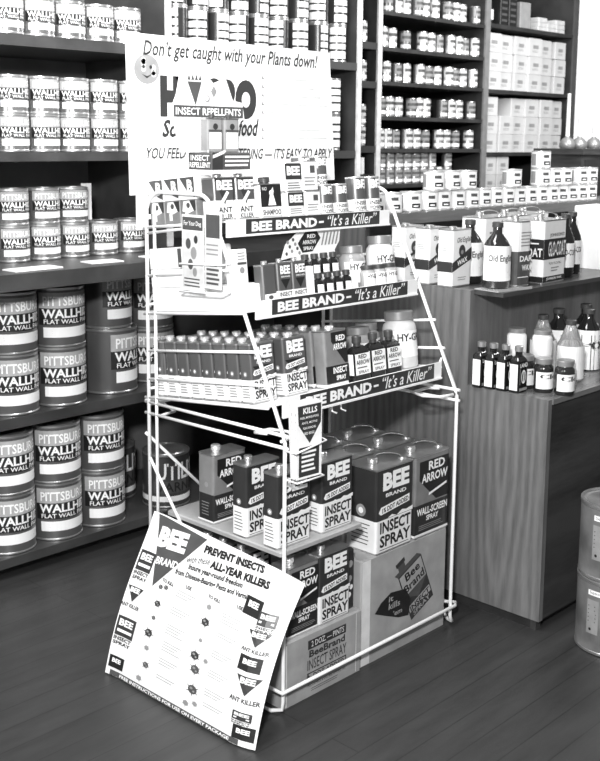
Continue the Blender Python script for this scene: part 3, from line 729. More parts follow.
# ================================================================== WIRE DISPLAY RACK
RW = .692
rk = empty('display_rack', (.357, .25, 0), 'white wire floor rack with three sloped tiers of insect spray', 'display rack')
def rpart(name, mb, label=None): return part(name, mb, rk, label)
def arc(c, r, a0, a1, x, n=6):
    return [(x, c[0]+r*math.cos(math.radians(a0+(a1-a0)*k/n)), c[1]+r*math.sin(math.radians(a0+(a1-a0)*k/n))) for k in range(n+1)]
WR = .0052
for x in (0, RW):
    p = [(x, .515, .0), (x, .515, 1.20)] + arc((.455, 1.205), .06, 0, 90, x) + arc((.305, 1.215), .05, 90, 150, x) + [(x, .0, .70), (x, -.002, .69), (x, -.002, .03)]
    p += [(x-.006 if x == 0 else x+.006, -.004, .012), (x-.02 if x == 0 else x+.02, .02, .006), (x-.03 if x == 0 else x+.03, .04, .012), (x-.02 if x == 0 else x+.02, .05, .06)]
    rpart('side_frame', MB().tube(p, WR, 'wire_white'))
    rpart('side_post', MB().tube([(x, .482, 0), (x, .482, 1.235)], WR*.85, 'wire_white'))
    for z0, z1 in ((.698, .706), (.667, .676)):
        rpart('side_rail', MB().tube([(x, .53, z0), (x, -.012, z1)], WR*.85, 'wire_white'))
    q = -1 if x == 0 else 1
    rpart('corner_loop', MB().tube([(x, .06, .70), (x+q*.0, .10, .695), (x-q*.06, .11, .69), (x-q*.075, .06, .69), (x-q*.05, .02, .69), (x, .01, .69)], WR*.8, 'wire_white'))
    rpart('corner_loop', MB().tube([(x, .53, .70), (x-q*.05, .53, .69), (x-q*.06, .48, .668), (x, .47, .667)], WR*.8, 'wire_white'))
rpart('base_rail', MB().tube([(-.012, .53, .06), (-.014, -.012, .06), (RW+.01, -.012, .06), (RW+.03, -.0, .06), (RW+.012, .03, .06), (RW+.006, .53, .06)], WR, 'wire_white'))
rpart('back_rail', MB().tube([(0, .52, 1.26-.06), (RW, .52, 1.26-.06)], WR*.8, 'wire_white'))
rpart('back_rail', MB().tube([(0, .52, .69), (RW, .52, .69)], WR*.8, 'wire_white'))
rpart('back_brace', MB().tube([(-.006, .522, .612), (.28, .522, .33)], WR*.85, 'wire_white'))
rpart('side_brace', MB().tube([(-.008, .503, .546), (-.008, .36, .375)], WR*.85, 'wire_white'))
TILT = -.115
def z1(y): return 1.226 - .1*y
def z2(y): return 1.006 - .12*y
def z3(y): return .774 - .115*y
for zf, y0 in ((z1, .245), (z2, .145), (z3, .06)):
    y1 = .51
    pts = [(.006, y0), (RW-.006, y0), (RW-.006, y1), (.006, y1)]
    b = MB().add([(x, y, zf(y)-.001) for x, y in pts] + [(x, y, zf(y)-.005) for x, y in pts], [(0, 1, 2, 3), (7, 6, 5, 4), (0, 4, 5, 1), (1, 5, 6, 2), (2, 6, 7, 3), (3, 7, 4, 0)], 'wire_white')
    rpart('tier_tray', b)
    for x in (0, RW):
        rpart('tier_rail', MB().tube([(x, .53, zf(.53)-.004), (x, y0-.005, zf(y0)-.004)], WR*.8, 'wire_white'))
    rpart('tier_back_rail', MB().tube([(0, y1+.004, zf(y1)+.02), (RW, y1+.004, zf(y1)+.02)], WR*.7, 'wire_white'))
for x in (0, RW):
    for dz in (.045, .122): rpart('guard_rail', MB().tube([(x, .52, z3(.5)+dz), (x, .045 if dz < .1 else .08, z3(.06)+dz+.008)], WR*.75, 'wire_white'))
    rpart('guard_rail', MB().tube([(x, .52, z2(.5)+.095), (x, .19, z2(.15)+.098)], WR*.75, 'wire_white'))
    rpart('guard_rail', MB().tube([(x, .52, z1(.5)-.022), (x, .27, z1(.25)-.012)], WR*.75, 'wire_white'))
for x in (.24, .275):
    rpart('tier_hook', MB().tube([(x, .07, z3(.06)-.008), (x, .065, z3(.06)-.055), (x+.008, .055, z3(.06)-.06)], WR*.5, 'wire_white'))
# sign strips
def strip(y, zt, zb, x0, x1, w0, w1, name):
    b = MB().box(x0, y, zb, x1, y+.003, zt, 'paper_white')
    f = flat((x0, y, zb), (1, 0, 0), (0, 0, 1)); h = zt-zb; L = x1-x0
    b.rect(f, w0, h*.12, L-w1, h*.98, 'ink_dark', .0005)
    a = w0 + .02; e = L-w1-.02; D = e-a
    b.text(f, 'BEE BRAND', a, h*.25, a+D*.50, h*.82, 'letter_white', bold=.045)
    b.text(f, '-', a+D*.515, h*.46, a+D*.555, h*.58, 'letter_white', bold=.03)
    b.text(f, '\u201cIt\u2019s a Killer\u201d', a+D*.575, h*.22, e, h*.90, 'letter_white', slant=.25, bold=.005)
    b.add([f(0, 0, .004), f(L, 0, .004), f(L, h*.1, .004), f(0, h*.1, .004), f(0, 0, 0), f(L, 0, 0), f(L, h*.1, 0), f(0, h*.1, 0)], [(0, 1, 2, 3), (3, 2, 6, 7), (4, 5, 1, 0)], 'wire_white')
    rpart('sign_strip', b, 'dark sign strip lettered white along the %s tier' % name)
strip(.235, 1.204, 1.160, .03, .665, .065, .045, 'top')
strip(.135, 1.010, .965, .035, .675, .055, .045, 'middle')
strip(.045, .782, .733, .04, .68, .06, .035, 'bottom')
rpart('sign_clip', MB().tube([(.672, .05, .77), (.684, .05, .79), (.688, .055, .77), (RW, .06, .765)], WR*.7, 'wire_white'))
rpart('sign_clip', MB().tube([(.668, .14, .998), (.680, .14, 1.02), (.684, .145, 1.0), (RW, .15, .995)], WR*.7, 'wire_white'))
# middle shelf board
rpart('shelf_board', MB().bbox(-.006, .004, .403, .296, .435, .415, 'board_gray', .003), 'gray shelf board for the medium cans')

# ---------------- cartons inside the rack base
b = MB().bbox(.008, .006, 0, .302, .42, .172, 'kraft', .004)
f = flat((.008, .006, 0), (1, 0, 0), (0, 0, 1))
b.rect(f, .0, .003, .012, .166, 'kraft_light', .0004); b.rect(f, .272, .003, .274, .166, 'kraft_light', .0004)
b.rect(f, .088, .128, .232, .152, 'ink_dark', .0005); b.text(f, '2 DOZ. \u2014 PINTS', .10, .133, .224, .148, 'kraft_light', bold=.01)
b.text(f, 'BeeBrand', .092, .106, .228, .125, 'ink_dark', bold=.03); b.text(f, 'INSECT SPRAY', .086, .072, .234, .10, 'ink_dark', bold=.005)
for (u0, v0, u1, v1) in ((.086, .040, .234, .043), (.086, .062, .234, .065), (.086, .040, .089, .065), (.231, .040, .234, .065)): b.rect(f, u0, v0, u1, v1, 'ink_dark', .0005)
b.text(f, 'DDT ADDED', .108, .046, .226, .060, 'ink_dark', bold=.02)
b.poly(f, [(.080, .048), (.089, .062), (.10, .048)], 'ink_dark', .0007)
b.text(f, "McCORMICK & CO., BALTIMORE, MD.", .088, .026, .232, .034, 'ink_dark'); b.lines(f, .10, .012, .22, .023, 2, 'ink_gray', th=.3)
single('carton', b, 'low kraft carton printed with spray lettering at the front left of the rack base', 'carton')
b = MB().bbox(.306, .012, 0, .683, .40, .300, 'kraft', .004)
f = flat((.306, .012, 0), (1, 0, 0), (0, 0, 1))
b.rect(f, .004, .002, .038, .296, 'kraft_light', .0004)
# printed can picture, tilted
def R(pts, c, a): return [(c[0]+x*math.cos(a)-y*math.sin(a), c[1]+x*math.sin(a)+y*math.cos(a)) for x, y in pts]
A = .42; CC = (.235, .165)
def rp(pts, m, l): b.poly(f, R(pts, CC, A), m, l)
rp([(-.055, -.085), (.055, -.085), (.055, .07), (-.055, .07)], 'ink_dark', .0005); rp([(-.051, -.081), (.051, -.081), (.051, .066), (-.051, .066)], 'kraft', .0007)
rp([(-.051, -.04), (.051, -.04), (.051, -.002), (-.051, -.002)], 'ink_dark', .0009); rp([(-.051, -.002), (.051, -.002), (0, -.04)], 'ink_gray', .0010)
rp([(-.051, -.081), (.051, -.081), (.051, -.062), (-.051, -.062)], 'ink_dark', .0009)
rp([(-.055, .07), (.055, .07), (.04, .085), (-.065, .085)], 'ink_gray', .0005)
rp([(-.045, .085), (-.015, .085), (-.015, .108), (-.045, .108)], 'ink_gray', .0006); rp([(-.05, .10), (-.01, .10), (-.01, .113), (-.05, .113)], 'ink_dark', .0008)
def rt(t, x0, y0, x1, y1, m):
    p = R([(x0, y0)], CC, A)[0]; b.text(f, t, p[0], p[1], p[0]+(x1-x0), p[1]+(y1-y0), m, .0014, bold=.02, rot=A)
rt('Bee', -.03, .036, .036, .062, 'ink_black'); rt('Brand', -.046, .004, .046, .03, 'ink_black'); rt('INSECT', -.046, -.061, .046, -.043, 'ink_black'); rt('SPRAY', -.04, -.08, .04, -.065, 'kraft')
b.poly(f, [(.058, .135), (.082, .158), (.125, .176), (.19, .168), (.215, .13), (.205, .085), (.16, .093), (.11, .113)], 'ink_black', .0011)
for t_, u0, v0, u1, v1 in (('it', .115, .150, .135, .166), ('kills', .115, .128, .165, .146), ("\u2019em", .135, .104, .175, .119)): b.text(f, t_, u0, v0, u1, v1, 'kraft', .0016, bold=.02, slant=.1)
single('carton', b, 'large kraft carton with a printed spray can picture at the right of the rack base', 'carton')

# ---------------- gallon cans on the large carton
for r, yy in enumerate((.066, .184, .302)):
    for k, (key, x, nm) in enumerate((('bee_gallon', .441, 'two-tone insect spray'), ('red_gallon', .607, 'gray and black wall spray'))):
        lab = '%s gallon can on the large carton, %s' % (nm, ('in the front row', 'in the second row', 'at the back')[r])
        spawn(key, 'spray_can', lab, 'spray can', (x, yy, .300), 0, 'gallon spray cans on the large carton')
# medium cans on the shelf board
spawn('red_quart', 'spray_can', 'gray and black wall spray can at the far left of the gray shelf board', 'spray can', (.062, .29, .415), G(0))
for i, (x, y) in enumerate(((.056, .155), (.057, .046), (.213, .044))):
    spawn('bee_quart', 'spray_can', ('insect spray can behind the front left one on the gray shelf board', 'insect spray can at the front left corner of the gray shelf board', 'insect spray can beside the gallon cans on the gray shelf board')[i], 'spray can', (x, y, .415), 0, 'medium spray cans on the shelf board')
# cans on the small carton
spawn('red_quart', 'spray_can', 'gray and black wall spray can on the low carton beside the poster edge', 'spray can', (.088, .046, .172), 0)
spawn('bee_quart', 'spray_can', 'two-tone insect spray can on the low carton under the shelf board', 'spray can', (.203, .040, .172), 0)
b = MB().bbox(-.016, -.03, 0, .016, .03, .165, 'can_black', .003); f = flat((-.016, -.03, 0), (1, 0, 0), (0, 0, 1))
for (u_, v_, r_) in ((.016, .125, .010), (.014, .085, .009), (.02, .06, .007), (.012, .04, .008)): b.disc(f, u_, v_, r_, 'ink_light' if r_ > .008 else 'letter_white')
single('narrow_package', b, 'narrow dark package with pale spots between the low carton can and the large carton', 'package', (.281, .060, .172))
for i, y in enumerate((.19, .258, .326)):
    spawn('red_quart' if i == 2 else 'bee_quart', 'spray_can', 'spray can on the low carton, only its cap showing behind the poster, %s' % ('nearest', 'middle', 'farthest')[i], 'spray can', (.065, y, .172), 0, 'hidden cans under the shelf board')

# ---------------- tier three: pint cans and bottles
def on(zf, y): return zf(y)
YS = [.135+.0475*k for k in range(8)]
for cidx, x in enumerate((.050, .163)):
    for k, y in enumerate(YS):
        nm = ('outer left file', 'second file')[cidx]
        spawn('bee_pint', 'spray_can', 'small two-tone can on the bottom tier, %s, %s from the front' % (nm, ORD[k]), 'spray can', (x, y, z3(y)), 0, 'small spray cans on the bottom tier', TILT)
for k, y in enumerate(YS[:6]):
    spawn('red_pint', 'spray_can', 'small gray and black can, third file of the bottom tier, %s from the front' % ORD[k], 'spray can', (.292, y-.025, z3(y-.025)), 0, 'small gray spray cans on the bottom tier', TILT)
def sbottle(w, d, h, white=True, t1='RED', t2='ARROW', t3='SPRAY'):
    b = MB().rr(w, d, [0, .003, h*.66, h*.74, h*.78], ['glass_dark']*4, .008, 3, grow=[0, 0, 0, -.007, -.013])
    F = flat((-w/2, -d/2, 0), (1, 0, 0), (0, 0, 1)); L = flat((-w/2, d/2, 0), (0, -1, 0), (0, 0, 1))
    b.rect(F, w*.05, h*.16, w*.95, h*.62, 'letter_white', .0006); b.rect(L, d*.2, h*.16, d*.9, h*.62, 'letter_white', .0006)
    b.text(F, t1, w*.25, h*.51, w*.75, h*.60, 'ink_black', .001, bold=.03); b.text(F, t2, w*.1, h*.38, w*.92, h*.48, 'ink_black', .001, bold=.03)
    b.lines(F, w*.15, h*.28, w*.85, h*.35, 1, 'ink_gray', .001); b.text(F, t3, w*.2, h*.18, w*.85, h*.25, 'ink_gray', .001, bold=.02)
    cp = MB().lathe([(.010, h*.77), (.010, h*.84), (.013, h*.845), (.013, h*.98), (.011, h), (.001, h)], 'lid_dark', n=16, cap1=False)
    return [('body', b, None, None), ('cap', cp, None, None)]
proto('garden_bottle', sbottle(.066, .034, .122)); proto('garden_bottle_b', sbottle(.062, .034, .124))
for i, (x, k) in enumerate(((.384, 'garden_bottle'), (.451, 'garden_bottle_b'), (.518, 'garden_bottle'))):
    spawn(k, 'spray_bottle', 'small dark bottle with white label, bottom tier front, %s from the left' % ORD[i], 'bottle', (x, .098, z3(.098)), 0, 'garden spray bottles on the bottom tier', TILT)
proto('big_jar', jar(.0485, .162, 'label_pale', 'lid_gray', 'HY-GRO', (.2, .66))); proto('mid_jar', jar(.038, .13, 'liquid_gray', 'lid_gray', 'HY-GRO', (.2, .66)))
proto('tiny_jar', jar(.0215, .074, 'liquid_gray', 'lid_dark', 'HY-GRO', (.2, .72)))
spawn('big_jar', 'plant_food_jar', 'largest plant food jar with white label at the right of the bottom tier', 'jar', (.636, .155, z3(.155)), G(-8), None, TILT)
spawn('mid_jar', 'plant_food_jar', 'plant food jar behind the small dark bottles on the bottom tier', 'jar', (.515, .205, z3(.205)), G(0), None, TILT)
spawn('mid_jar', 'plant_food_jar', 'plant food jar in the shade behind the largest jar on the bottom tier', 'jar', (.610, .255, z3(.255)), G(0), None, TILT)

# ---------------- tier two
for nm, y0, y1, za, zb, dk in (('large bright white carton at the left of the middle tier', .17, .50, 0, .062, 0), ('white box on the large white carton, middle tier left', .30, .50, .063, .110, 0), ('topmost white box with a dark stripe, middle tier left', .285, .50, .111, .165, 1)):
    w, d = .118 if za == 0 else .1, y1-y0
    b = MB().bbox(-w/2, -d/2, 0, w/2, d/2, zb-za, 'paper_white', .002)
    if dk: b.rect(flat((-w/2, d/2, 0), (0, -1, 0), (0, 0, 1)), d*.55, .003, d*.62, zb-za-.003, 'ink_gray', .0005)
    ym = (y0+y1)/2
    single('white_box', b, nm, 'box', (.008+w/2, ym+za*.115, z2(ym)+za), 0, None, TILT)
b = MB().bbox(-.019, -.02, 0, .019, .02, .088, 'paper_white', .002); f = flat((-.019, -.02, 0), (1, 0, 0), (0, 0, 1))
b.rect(f, .004, .05, .034, .056, 'ink_gray', .0005); b.lines(f, .006, .06, .032, .082, 3, 'ink_light'); b.disc(f, .018, .036, .008, 'ink_light')
single('powder_box', b, 'small white powder box standing on the white carton of the middle tier', 'box', (.036, .20, z2(.20)+.0625), 0, None, TILT)
def art_pow(b, F, L, w, d, h):
    b.text(F, 'BEE', w*.2, h*.72, w*.88, h*.92, 'letter_white', bold=.04); b.text(F, 'BRAND', w*.25, h*.64, w*.85, h*.68, 'letter_white')
    b.poly(F, [(w*.2, h*.6), (w*.85, h*.6), (w*.52, h*.36)], 'ink_black', .0003)
    b.text(F, 'INSECT', w*.08, h*.2, w*.94, h*.3, 'ink_black', bold=.02); b.text(F, 'POWDER', w*.08, h*.05, w*.94, h*.15, 'ink_black', bold=.02)
proto('powder_can', rcan(.052, .035, .108, 'can_steel', 'can_white', .036, art_pow, (0, 0), .008, ch=.5))
def art_bug(b, F, L, w, d, h):
    b.rect(F, w*.08, h*.12, w*.95, h*.30, 'letter_white', .0005); b.disc(F, w*.5, h*.22, w*.18, 'ink_gray', .0009, 12, h*.05)
proto('gray_can', rcan(.048, .035, .106, 'can_steel', 'can_steel', 0, art_bug, (0, 0), .008, ch=.5))
spawn('gray_can', 'powder_can', 'plain gray tin left of the powder tins on the middle tier', 'can', (.112, .175, z2(.175)), 0, None, TILT)
for i, x in enumerate((.163, .217)):
    spawn('powder_can', 'powder_can', 'dark powder tin with lettered white base, middle tier, %s of two' % ('left', 'right')[i], 'can', (x, .172, z2(.172)), 0, 'powder tins on the middle tier', TILT)
# counter display of small bottles
t = empty('bottle_display', (.355, .185, z2(.185)+.0006), 'white cardboard display with ornate header holding tiny spray bottles, middle tier', 'display', None, 0, TILT)
tx = .355
b = MB().box(-.085, -.03, 0, .085, .045, .012, 'paper_white').box(-.085, .005, .012, .085, .045, .062, 'paper_white').box(-.088, -.03, 0, -.085, .045, .09, 'paper_white').box(.085, -.03, 0, .088, .045, .05, 'paper_white')
link('tray', b.mesh('tray'), t)
hd = [(-.125, .11), (-.105, .15), (-.06, .178), (-.02, .185), (.115, .187), (.105, .147), (.085, .125), (.085, .03), (-.085, .03), (-.085, .115)]
b = MB(); n = len(hd)
b.add([(x, .044, z) for x, z in hd] + [(x, .047, z) for x, z in hd], [tuple(range(n))[::-1], tuple(range(n, 2*n))] + [(i, n+i, n+(i+1) % n, (i+1) % n) for i in range(n)][::1], 'paper_white')
f = flat((0, .044, 0), (1, 0, 0), (0, 0, 1))
b.poly(f, [(-.06, .150), (-.025, .183), (.015, .183), (.03, .160), (-.005, .126), (-.045, .124)], 'ink_black', .0005)
b.text(f, 'RED', -.022, .162, .010, .172, 'letter_white', bold=.02); b.text(f, 'ARROW', -.042, .146, .012, .157, 'letter_white', bold=.02); b.text(f, 'SPRAY', -.040, .130, .0, .140, 'letter_white', bold=.02)
for q in range(5): b.poly(f, [(.03+q*.014, .14), (.036+q*.014, .14), (.05+q*.014, .175), (.044+q*.014, .175)], 'ink_light', .0005)
for q in range(9): b.disc(f, -.105+.007*q, .125+.006*((q*5) % 7), .005, 'ink_light' if q % 2 else 'ink_gray', .0005, 8)
link('header_card', b.mesh('header_card'), t, 'printed header card')
b = MB().box(-.05, -.0, .10, .03, .002, .122, 'paper_white')
proto('tiny_bottle', [('body', MB().lathe([(.0125, 0), (.014, .002), (.014, .034), (.008, .040), (.008, .044)], 'glass_dark', n=16, smooth=True), None, None), ('cap', MB().lathe([(.0105, .042), (.0105, .056), (.001, .057)], 'lid_dark', n=14, cap1=False), None, None),
                     ('label', MB().rect(cyl(.014), -.014, .004, .014, .026, 'letter_white', .0005, 8).lines(cyl(.014), -.008, .008, .008, .022, 3, 'ink_dark', .0008, .45), None, None)])
for row, (dy, dz) in enumerate(((-.016, .0125), (.022, .0625))):
    for i in range(4):
        x = tx - .060 + .037*i + (.006 if row == 0 else -.0)
        y = .185 + dy
        spawn('tiny_bottle', 'sample_bottle', 'tiny dark capped bottle in the white display, %s row, %s from the left' % (('front', 'back')[row], ORD[i]), 'bottle', (x, y+dz*.115, z2(y)+dz+.0005), 0, 'tiny bottles in the cardboard display', TILT)
spawn('mid_jar', 'plant_food_jar', 'plant food jar with white label right of the cardboard display, middle tier', 'jar', (.530, .25, z2(.25)), G(-5), None, TILT)
proto('tall_jar', jar(.041, .152, 'can_white', 'lid_gray', 'HY-GRO', (.2, .68)))
spawn('tall_jar', 'plant_food_jar', 'tallest plant food jar at the right end of the middle tier', 'jar', (.637, .235, z2(.235)), G(-10), None, TILT)
for i, x in enumerate((.500, .547, .594)):
    spawn('tiny_jar', 'plant_food_jar', 'small plant food jar, front right of the middle tier, %s from the left' % ORD[i], 'jar', (x, .168, z2(.168)), 0, 'small plant food jars on the middle tier', TILT)

# ---------------- tier one (top)
def bbox_art():
    b = MB().bbox(-.029, -.030, 0, .029, .030, .058, 'paper_white', .002)
    f = flat((-.029, .030, 0), (0, -1, 0), (0, 0, 1))
    b.poly(f, [(.002, .056), (.058, .056), (.058, .004), (.036, .012)], 'ink_gray', .0004)
    b.text(f, 'B', .031, .016, .052, .050, 'letter_white', .001, bold=.04)
    return b
def bbox_low():
    b = MB().bbox(-.029, -.030, 0, .029, .030, .058, 'can_gray', .002)
    f = flat((-.029, .030, 0), (0, -1, 0), (0, 0, 1))
    b.poly(f, [(.006, .03), (.012, .055), (.035, .056), (.05, .03), (.03, .024)], 'letter_white', .0004); b.disc(f, .03, .044, .007, 'ink_gray', .0007); b.rect(f, .016, .008, .028, .026, 'letter_white', .0004)
    b.poly(f, [(.036, .056), (.058, .056), (.058, .03), (.05, .03)], 'ink_dark', .0004)
    return b
proto('upper_box', [('powder_box', bbox_art(), None, None)]); proto('lower_box', [('powder_box', bbox_low(), None, None)])
for i, y in enumerate((.475, .412, .349)):
    spawn('lower_box', 'powder_box', 'small printed box, lower layer at the top tier left, %s from the back' % ORD[i], 'box', (.036, y, z1(y)), 0, 'small printed boxes on the top tier', -.1)
    spawn('upper_box', 'powder_box', 'small box with dark triangle, upper layer of the top tier, %s from the back' % ORD[i], 'box', (.036, y+.006, z1(y)+.0585), 0, 'small printed boxes on the top tier', -.1)
def art_b1(b, F, L, w, d, h):
    b.poly(F, [(w*.04, h*.97), (w*.96, h*.97), (w*.5, h*.36)], 'ink_dark', .0003)
    b.text(F, 'BEE', w*.12, h*.70, w*.92, h*.93, 'letter_white', bold=.05); b.poly(F, [(w*.18, h*.36), (w*.38, h*.36), (w*.74, h*.64), (w*.62, h*.68)], 'letter_white', .0006)
    b.text(F, 'ANT', w*.15, h*.18, w*.85, h*.31, 'ink_black', bold=.02); b.text(F, 'KILLER', w*.15, h*.04, w*.85, h*.15, 'ink_black', bold=.02)
proto('ant_can', rcan(.066, .05, .108, 'can_steel', 'can_white', .05, art_b1, (0, 0), .012, ch=.5))
for i, x in enumerate((.045, .118)):
    spawn('ant_can', 'insect_killer_can', 'pale insect killer can, front left of the top tier, %s of two' % ('left', 'right')[i], 'can', (x, .278, z1(.278)), 0, 'pale cans on the top tier', -.1)
def art_dog(b, F, L, w, d, h):
    b.rect(F, w*.04, h*.32, w*.96, h*.98, 'ink_black', .0003)
    b.disc(F, w*.52, h*.72, w*.10, 'letter_white', .0006); b.poly(F, [(w*.36, h*.36), (w*.72, h*.36), (w*.60, h*.70), (w*.46, h*.70)], 'letter_white', .0006); b.poly(F, [(w*.52, h*.8), (w*.6, h*.9), (w*.64, h*.74)], 'letter_white', .0006)
    b.text(F, 'NO', w*.12, h*.80, w*.32, h*.9, 'letter_white'); b.text(F, 'SHAMPOO', w*.1, h*.08, w*.92, h*.24, 'ink_gray', bold=.03)
proto('shampoo_can', rcan(.080, .045, .088, 'can_white', 'can_white', 0, art_dog, (0, 0), .016, capm='lid_dark'))
spawn('shampoo_can', 'shampoo_can', 'dark fronted shampoo can with a white dog picture, top tier', 'can', (.203, .272, z1(.272)), 0, None, -.1)
def art_sm(b, F, L, w, d, h):
    b.rect(F, 0, h*.42, w, h*.97, 'ink_dark', .0003); b.text(F, 'BEE', w*.1, h*.56, w*.9, h*.88, 'letter_white', bold=.05); b.lines(F, w*.1, h*.08, w*.9, h*.34, 3, 'ink_gray')
def art_md(b, F, L, w, d, h):
    b.text(F, 'BEE', w*.3, h*.66, w*.98, h*.92, 'letter_white', bold=.05); b.poly(F, [(w*.3, h*.6), (w, h*.6), (w*.65, h*.36)], 'ink_black', .0003); b.text(F, 'INSECT', w*.1, h*.14, w*.9, h*.28, 'ink_black', bold=.02)
proto('small_bee', [('powder_can', MB(), None, None)])
def simple(w, d, h, m, art, low=None):
    b = MB().rr(w, d, [0, .003, (h*.36 if low else h*.5), h-.003, h], ['tin', low or m, m, 'tin_bright'], .006, 3, top='tin_bright')
    art(b, flat((-w/2, -d/2, 0), (1, 0, 0), (0, 0, 1)), flat((-w/2, d/2, 0), (0, -1, 0), (0, 0, 1)), w, d, h)
    return b
def art_lines(b, F, L, w, d, h): b.rect(F, w*.5, h*.6, w*.8, h*.85, 'ink_gray', .0004); b.lines(F, w*.1, h*.15, w*.8, h*.5, 3, 'ink_light')
proto('small_bee', [('powder_can', simple(.060, .045, .064, 'can_white', art_sm), None, None)])
proto('small_white', [('powder_can', simple(.062, .045, .064, 'can_white', art_lines), None, None)])
proto('upper_white', [('powder_can', simple(.062, .045, .080, 'can_white', art_lines), None, None)])
proto('upper_bee', [('powder_can', simple(.062, .045, .076, 'can_white', art_sm), None, None)])
def round_tin(r, h):
    b = MB().lathe([(r*.97, 0), (r*1.02, .002), (r*1.02, .004), (r, .005), (r, h*.36), (r, h-.005), (r*1.02, h-.004), (r*1.02, h), (r*.9, h), (r*.88, h-.003), (.001, h-.003)],
                   ['tin', 'tin', 'tin', 'can_white', 'can_steel', 'tin', 'tin_bright', 'tin_bright', 'tin_bright', 'tin_bright'], n=28, cap1=False)
    f = cyl(r); w = r*1.15
    b.text(f, 'BEE', -w*.75, h*.66, w*.8, h*.92, 'letter_white', bold=.05); b.poly(f, [(-w*.6, h*.6), (w*.7, h*.6), (w*.05, h*.40)], 'ink_black', .0004)
    b.text(f, 'INSECT', -w*.8, h*.2, w*.9, h*.31, 'ink_black', bold=.02); b.text(f, 'POWDER', -w*.8, h*.06, w*.9, h*.16, 'ink_black', bold=.02)
    return [('powder_can', b, None, None)]
proto('mid_bee', round_tin(.0265, .082)); proto('high_bee', round_tin(.0275, .100))
low = (('small_bee', .298, 'white tin with dark lettered upper half'), ('small_white', .366, 'plain white tin with gray marks'), ('mid_bee', .428, 'gray lettered tin, left one of the pair'), ('mid_bee', .489, 'gray lettered tin, right one of the pair'), ('high_bee', .566, 'taller gray lettered tin'), ('high_bee', .630, 'taller gray tin at the extreme right end'))
for k, x, nm in low:
    spawn(k, 'powder_can', nm + ' in the front row of the top tier', 'can', (x, .275, z1(.275)), 0, 'tins in the front row of the top tier', -.1)
for i, (k, x) in enumerate((('upper_bee', .295), ('upper_white', .360))):
    spawn(k, 'powder_can', ('white tin with dark lettered half stacked second high on the top tier', 'plain white tin stacked second high on the top tier')[i], 'can', (x, .282, z1(.275)+.0648), 0, 'tins in the second layer of the top tier', -.1)
for i, x in enumerate((.42, .488)):
    spawn('mid_bee', 'powder_can', 'gray lettered tin in the back row of the top tier, %s of two' % ('left', 'right')[i], 'can', (x, .345, z1(.345)), 0, 'tins in the back row of the top tier', -.1)
    spawn('mid_bee', 'powder_can', 'gray lettered tin stacked on the back row of the top tier, %s of two' % ('left', 'right')[i], 'can', (x, .3535, z1(.345)+.0825), 0, 'raised tins on the top tier', -.1)
# repellent carton, two sample tins and card
b = MB().bbox(-.065, -.045, 0, .065, .045, .042, 'ink_gray', .002); F = flat((-.065, -.045, 0), (1, 0, 0), (0, 0, 1)); L = flat((-.065, .045, 0), (0, -1, 0), (0, 0, 1))
b.rect(F, 0, 0, .035, .042, 'ink_dark', .0003); b.lines(F, .042, .006, .126, .037, 3, 'letter_white', .0006, .5, .1)
b.text(L, 'INSECT', .01, .022, .08, .036, 'letter_white', bold=.02); b.text(L, 'REPELLENT', .006, .005, .084, .018, 'letter_white', bold=.02)
b.poly(F, [(.002, .028), (.04, .04), (.04, .048), (.002, .036)], 'letter_white', .0006)
single('repellent_carton', b, 'small gray repellent carton lying on the pale cans at the top of the rack', 'box', (.066, .30, z1(.278)+.128), G(0))
ZC = z1(.278)+.128+.0425
def art_rep(b, F, L, w, d, h):
    b.rect(F, w*.12, h*.1, w*.88, h*.58, 'letter_white', .0004); b.disc(F, w*.5, h*.75, w*.16, 'ink_dark', .0006); b.rect(F, w*.06, h*.6, w*.94, h*.66, 'ink_gray', .0005)
proto('sample_can', rcan(.048, .032, .084, 'ink_light', 'ink_light', 0, art_rep, (0, 0), .008, capm='lid_dark', ch=.5))
for i, x in enumerate((.030, .086)):
    spawn('sample_can', 'repellent_can', 'small gray tin with pale label standing on the repellent carton, %s of two' % ('left', 'right')[i], 'can', (x, .29, ZC), G(-4), 'sample tins on the repellent carton')
hd = [(-.09, 0), (.075, 0), (.08, .06), (.125, .085), (.118, .125), (.085, .13), (.06, .185), (.02, .17), (-.02, .205), (-.05, .19), (-.085, .205), (-.10, .14), (-.112, .115), (-.112, .08)]
b = MB(); n = len(hd)
b.add([(x, -.0015, z) for x, z in hd] + [(x, .0015, z) for x, z in hd], [tuple(range(n)), tuple(range(n, 2*n))[::-1]] + [(i, (i+1) % n, n+(i+1) % n, n+i)[::-1] for i in range(n)], 'paper_white')
f = flat((0, -.0015, 0), (1, 0, 0), (0, 0, 1))
b.rect(f, -.110, .086, .120, .114, 'ink_gray', .0005); b.text(f, 'INSECT REPELLENTS', -.104, .091, .112, .109, 'letter_white', bold=.02)
b.poly(f, [(-.066, .172), (-.02, .172), (-.04, .114)][::1], 'ink_gray', .0005); b.poly(f, [(.01, .15), (.02, .165), (.03, .15), (.02, .135)], 'ink_light', .0005)
for q in range(4): b.poly(f, [(-.066+q*.012, .176), (-.056+q*.012, .176), (-.061+q*.012, .190)], 'ink_gray', .0005)
b.disc(f, -.002, .132, .009, 'ink_light', .0005); b.disc(f, -.004, .133, .006, 'paper_white', .0008)
single('repellent_card', b, 'white cutout card with a dark lettered band standing behind the repellent tins', 'card', (.045, .322, ZC))

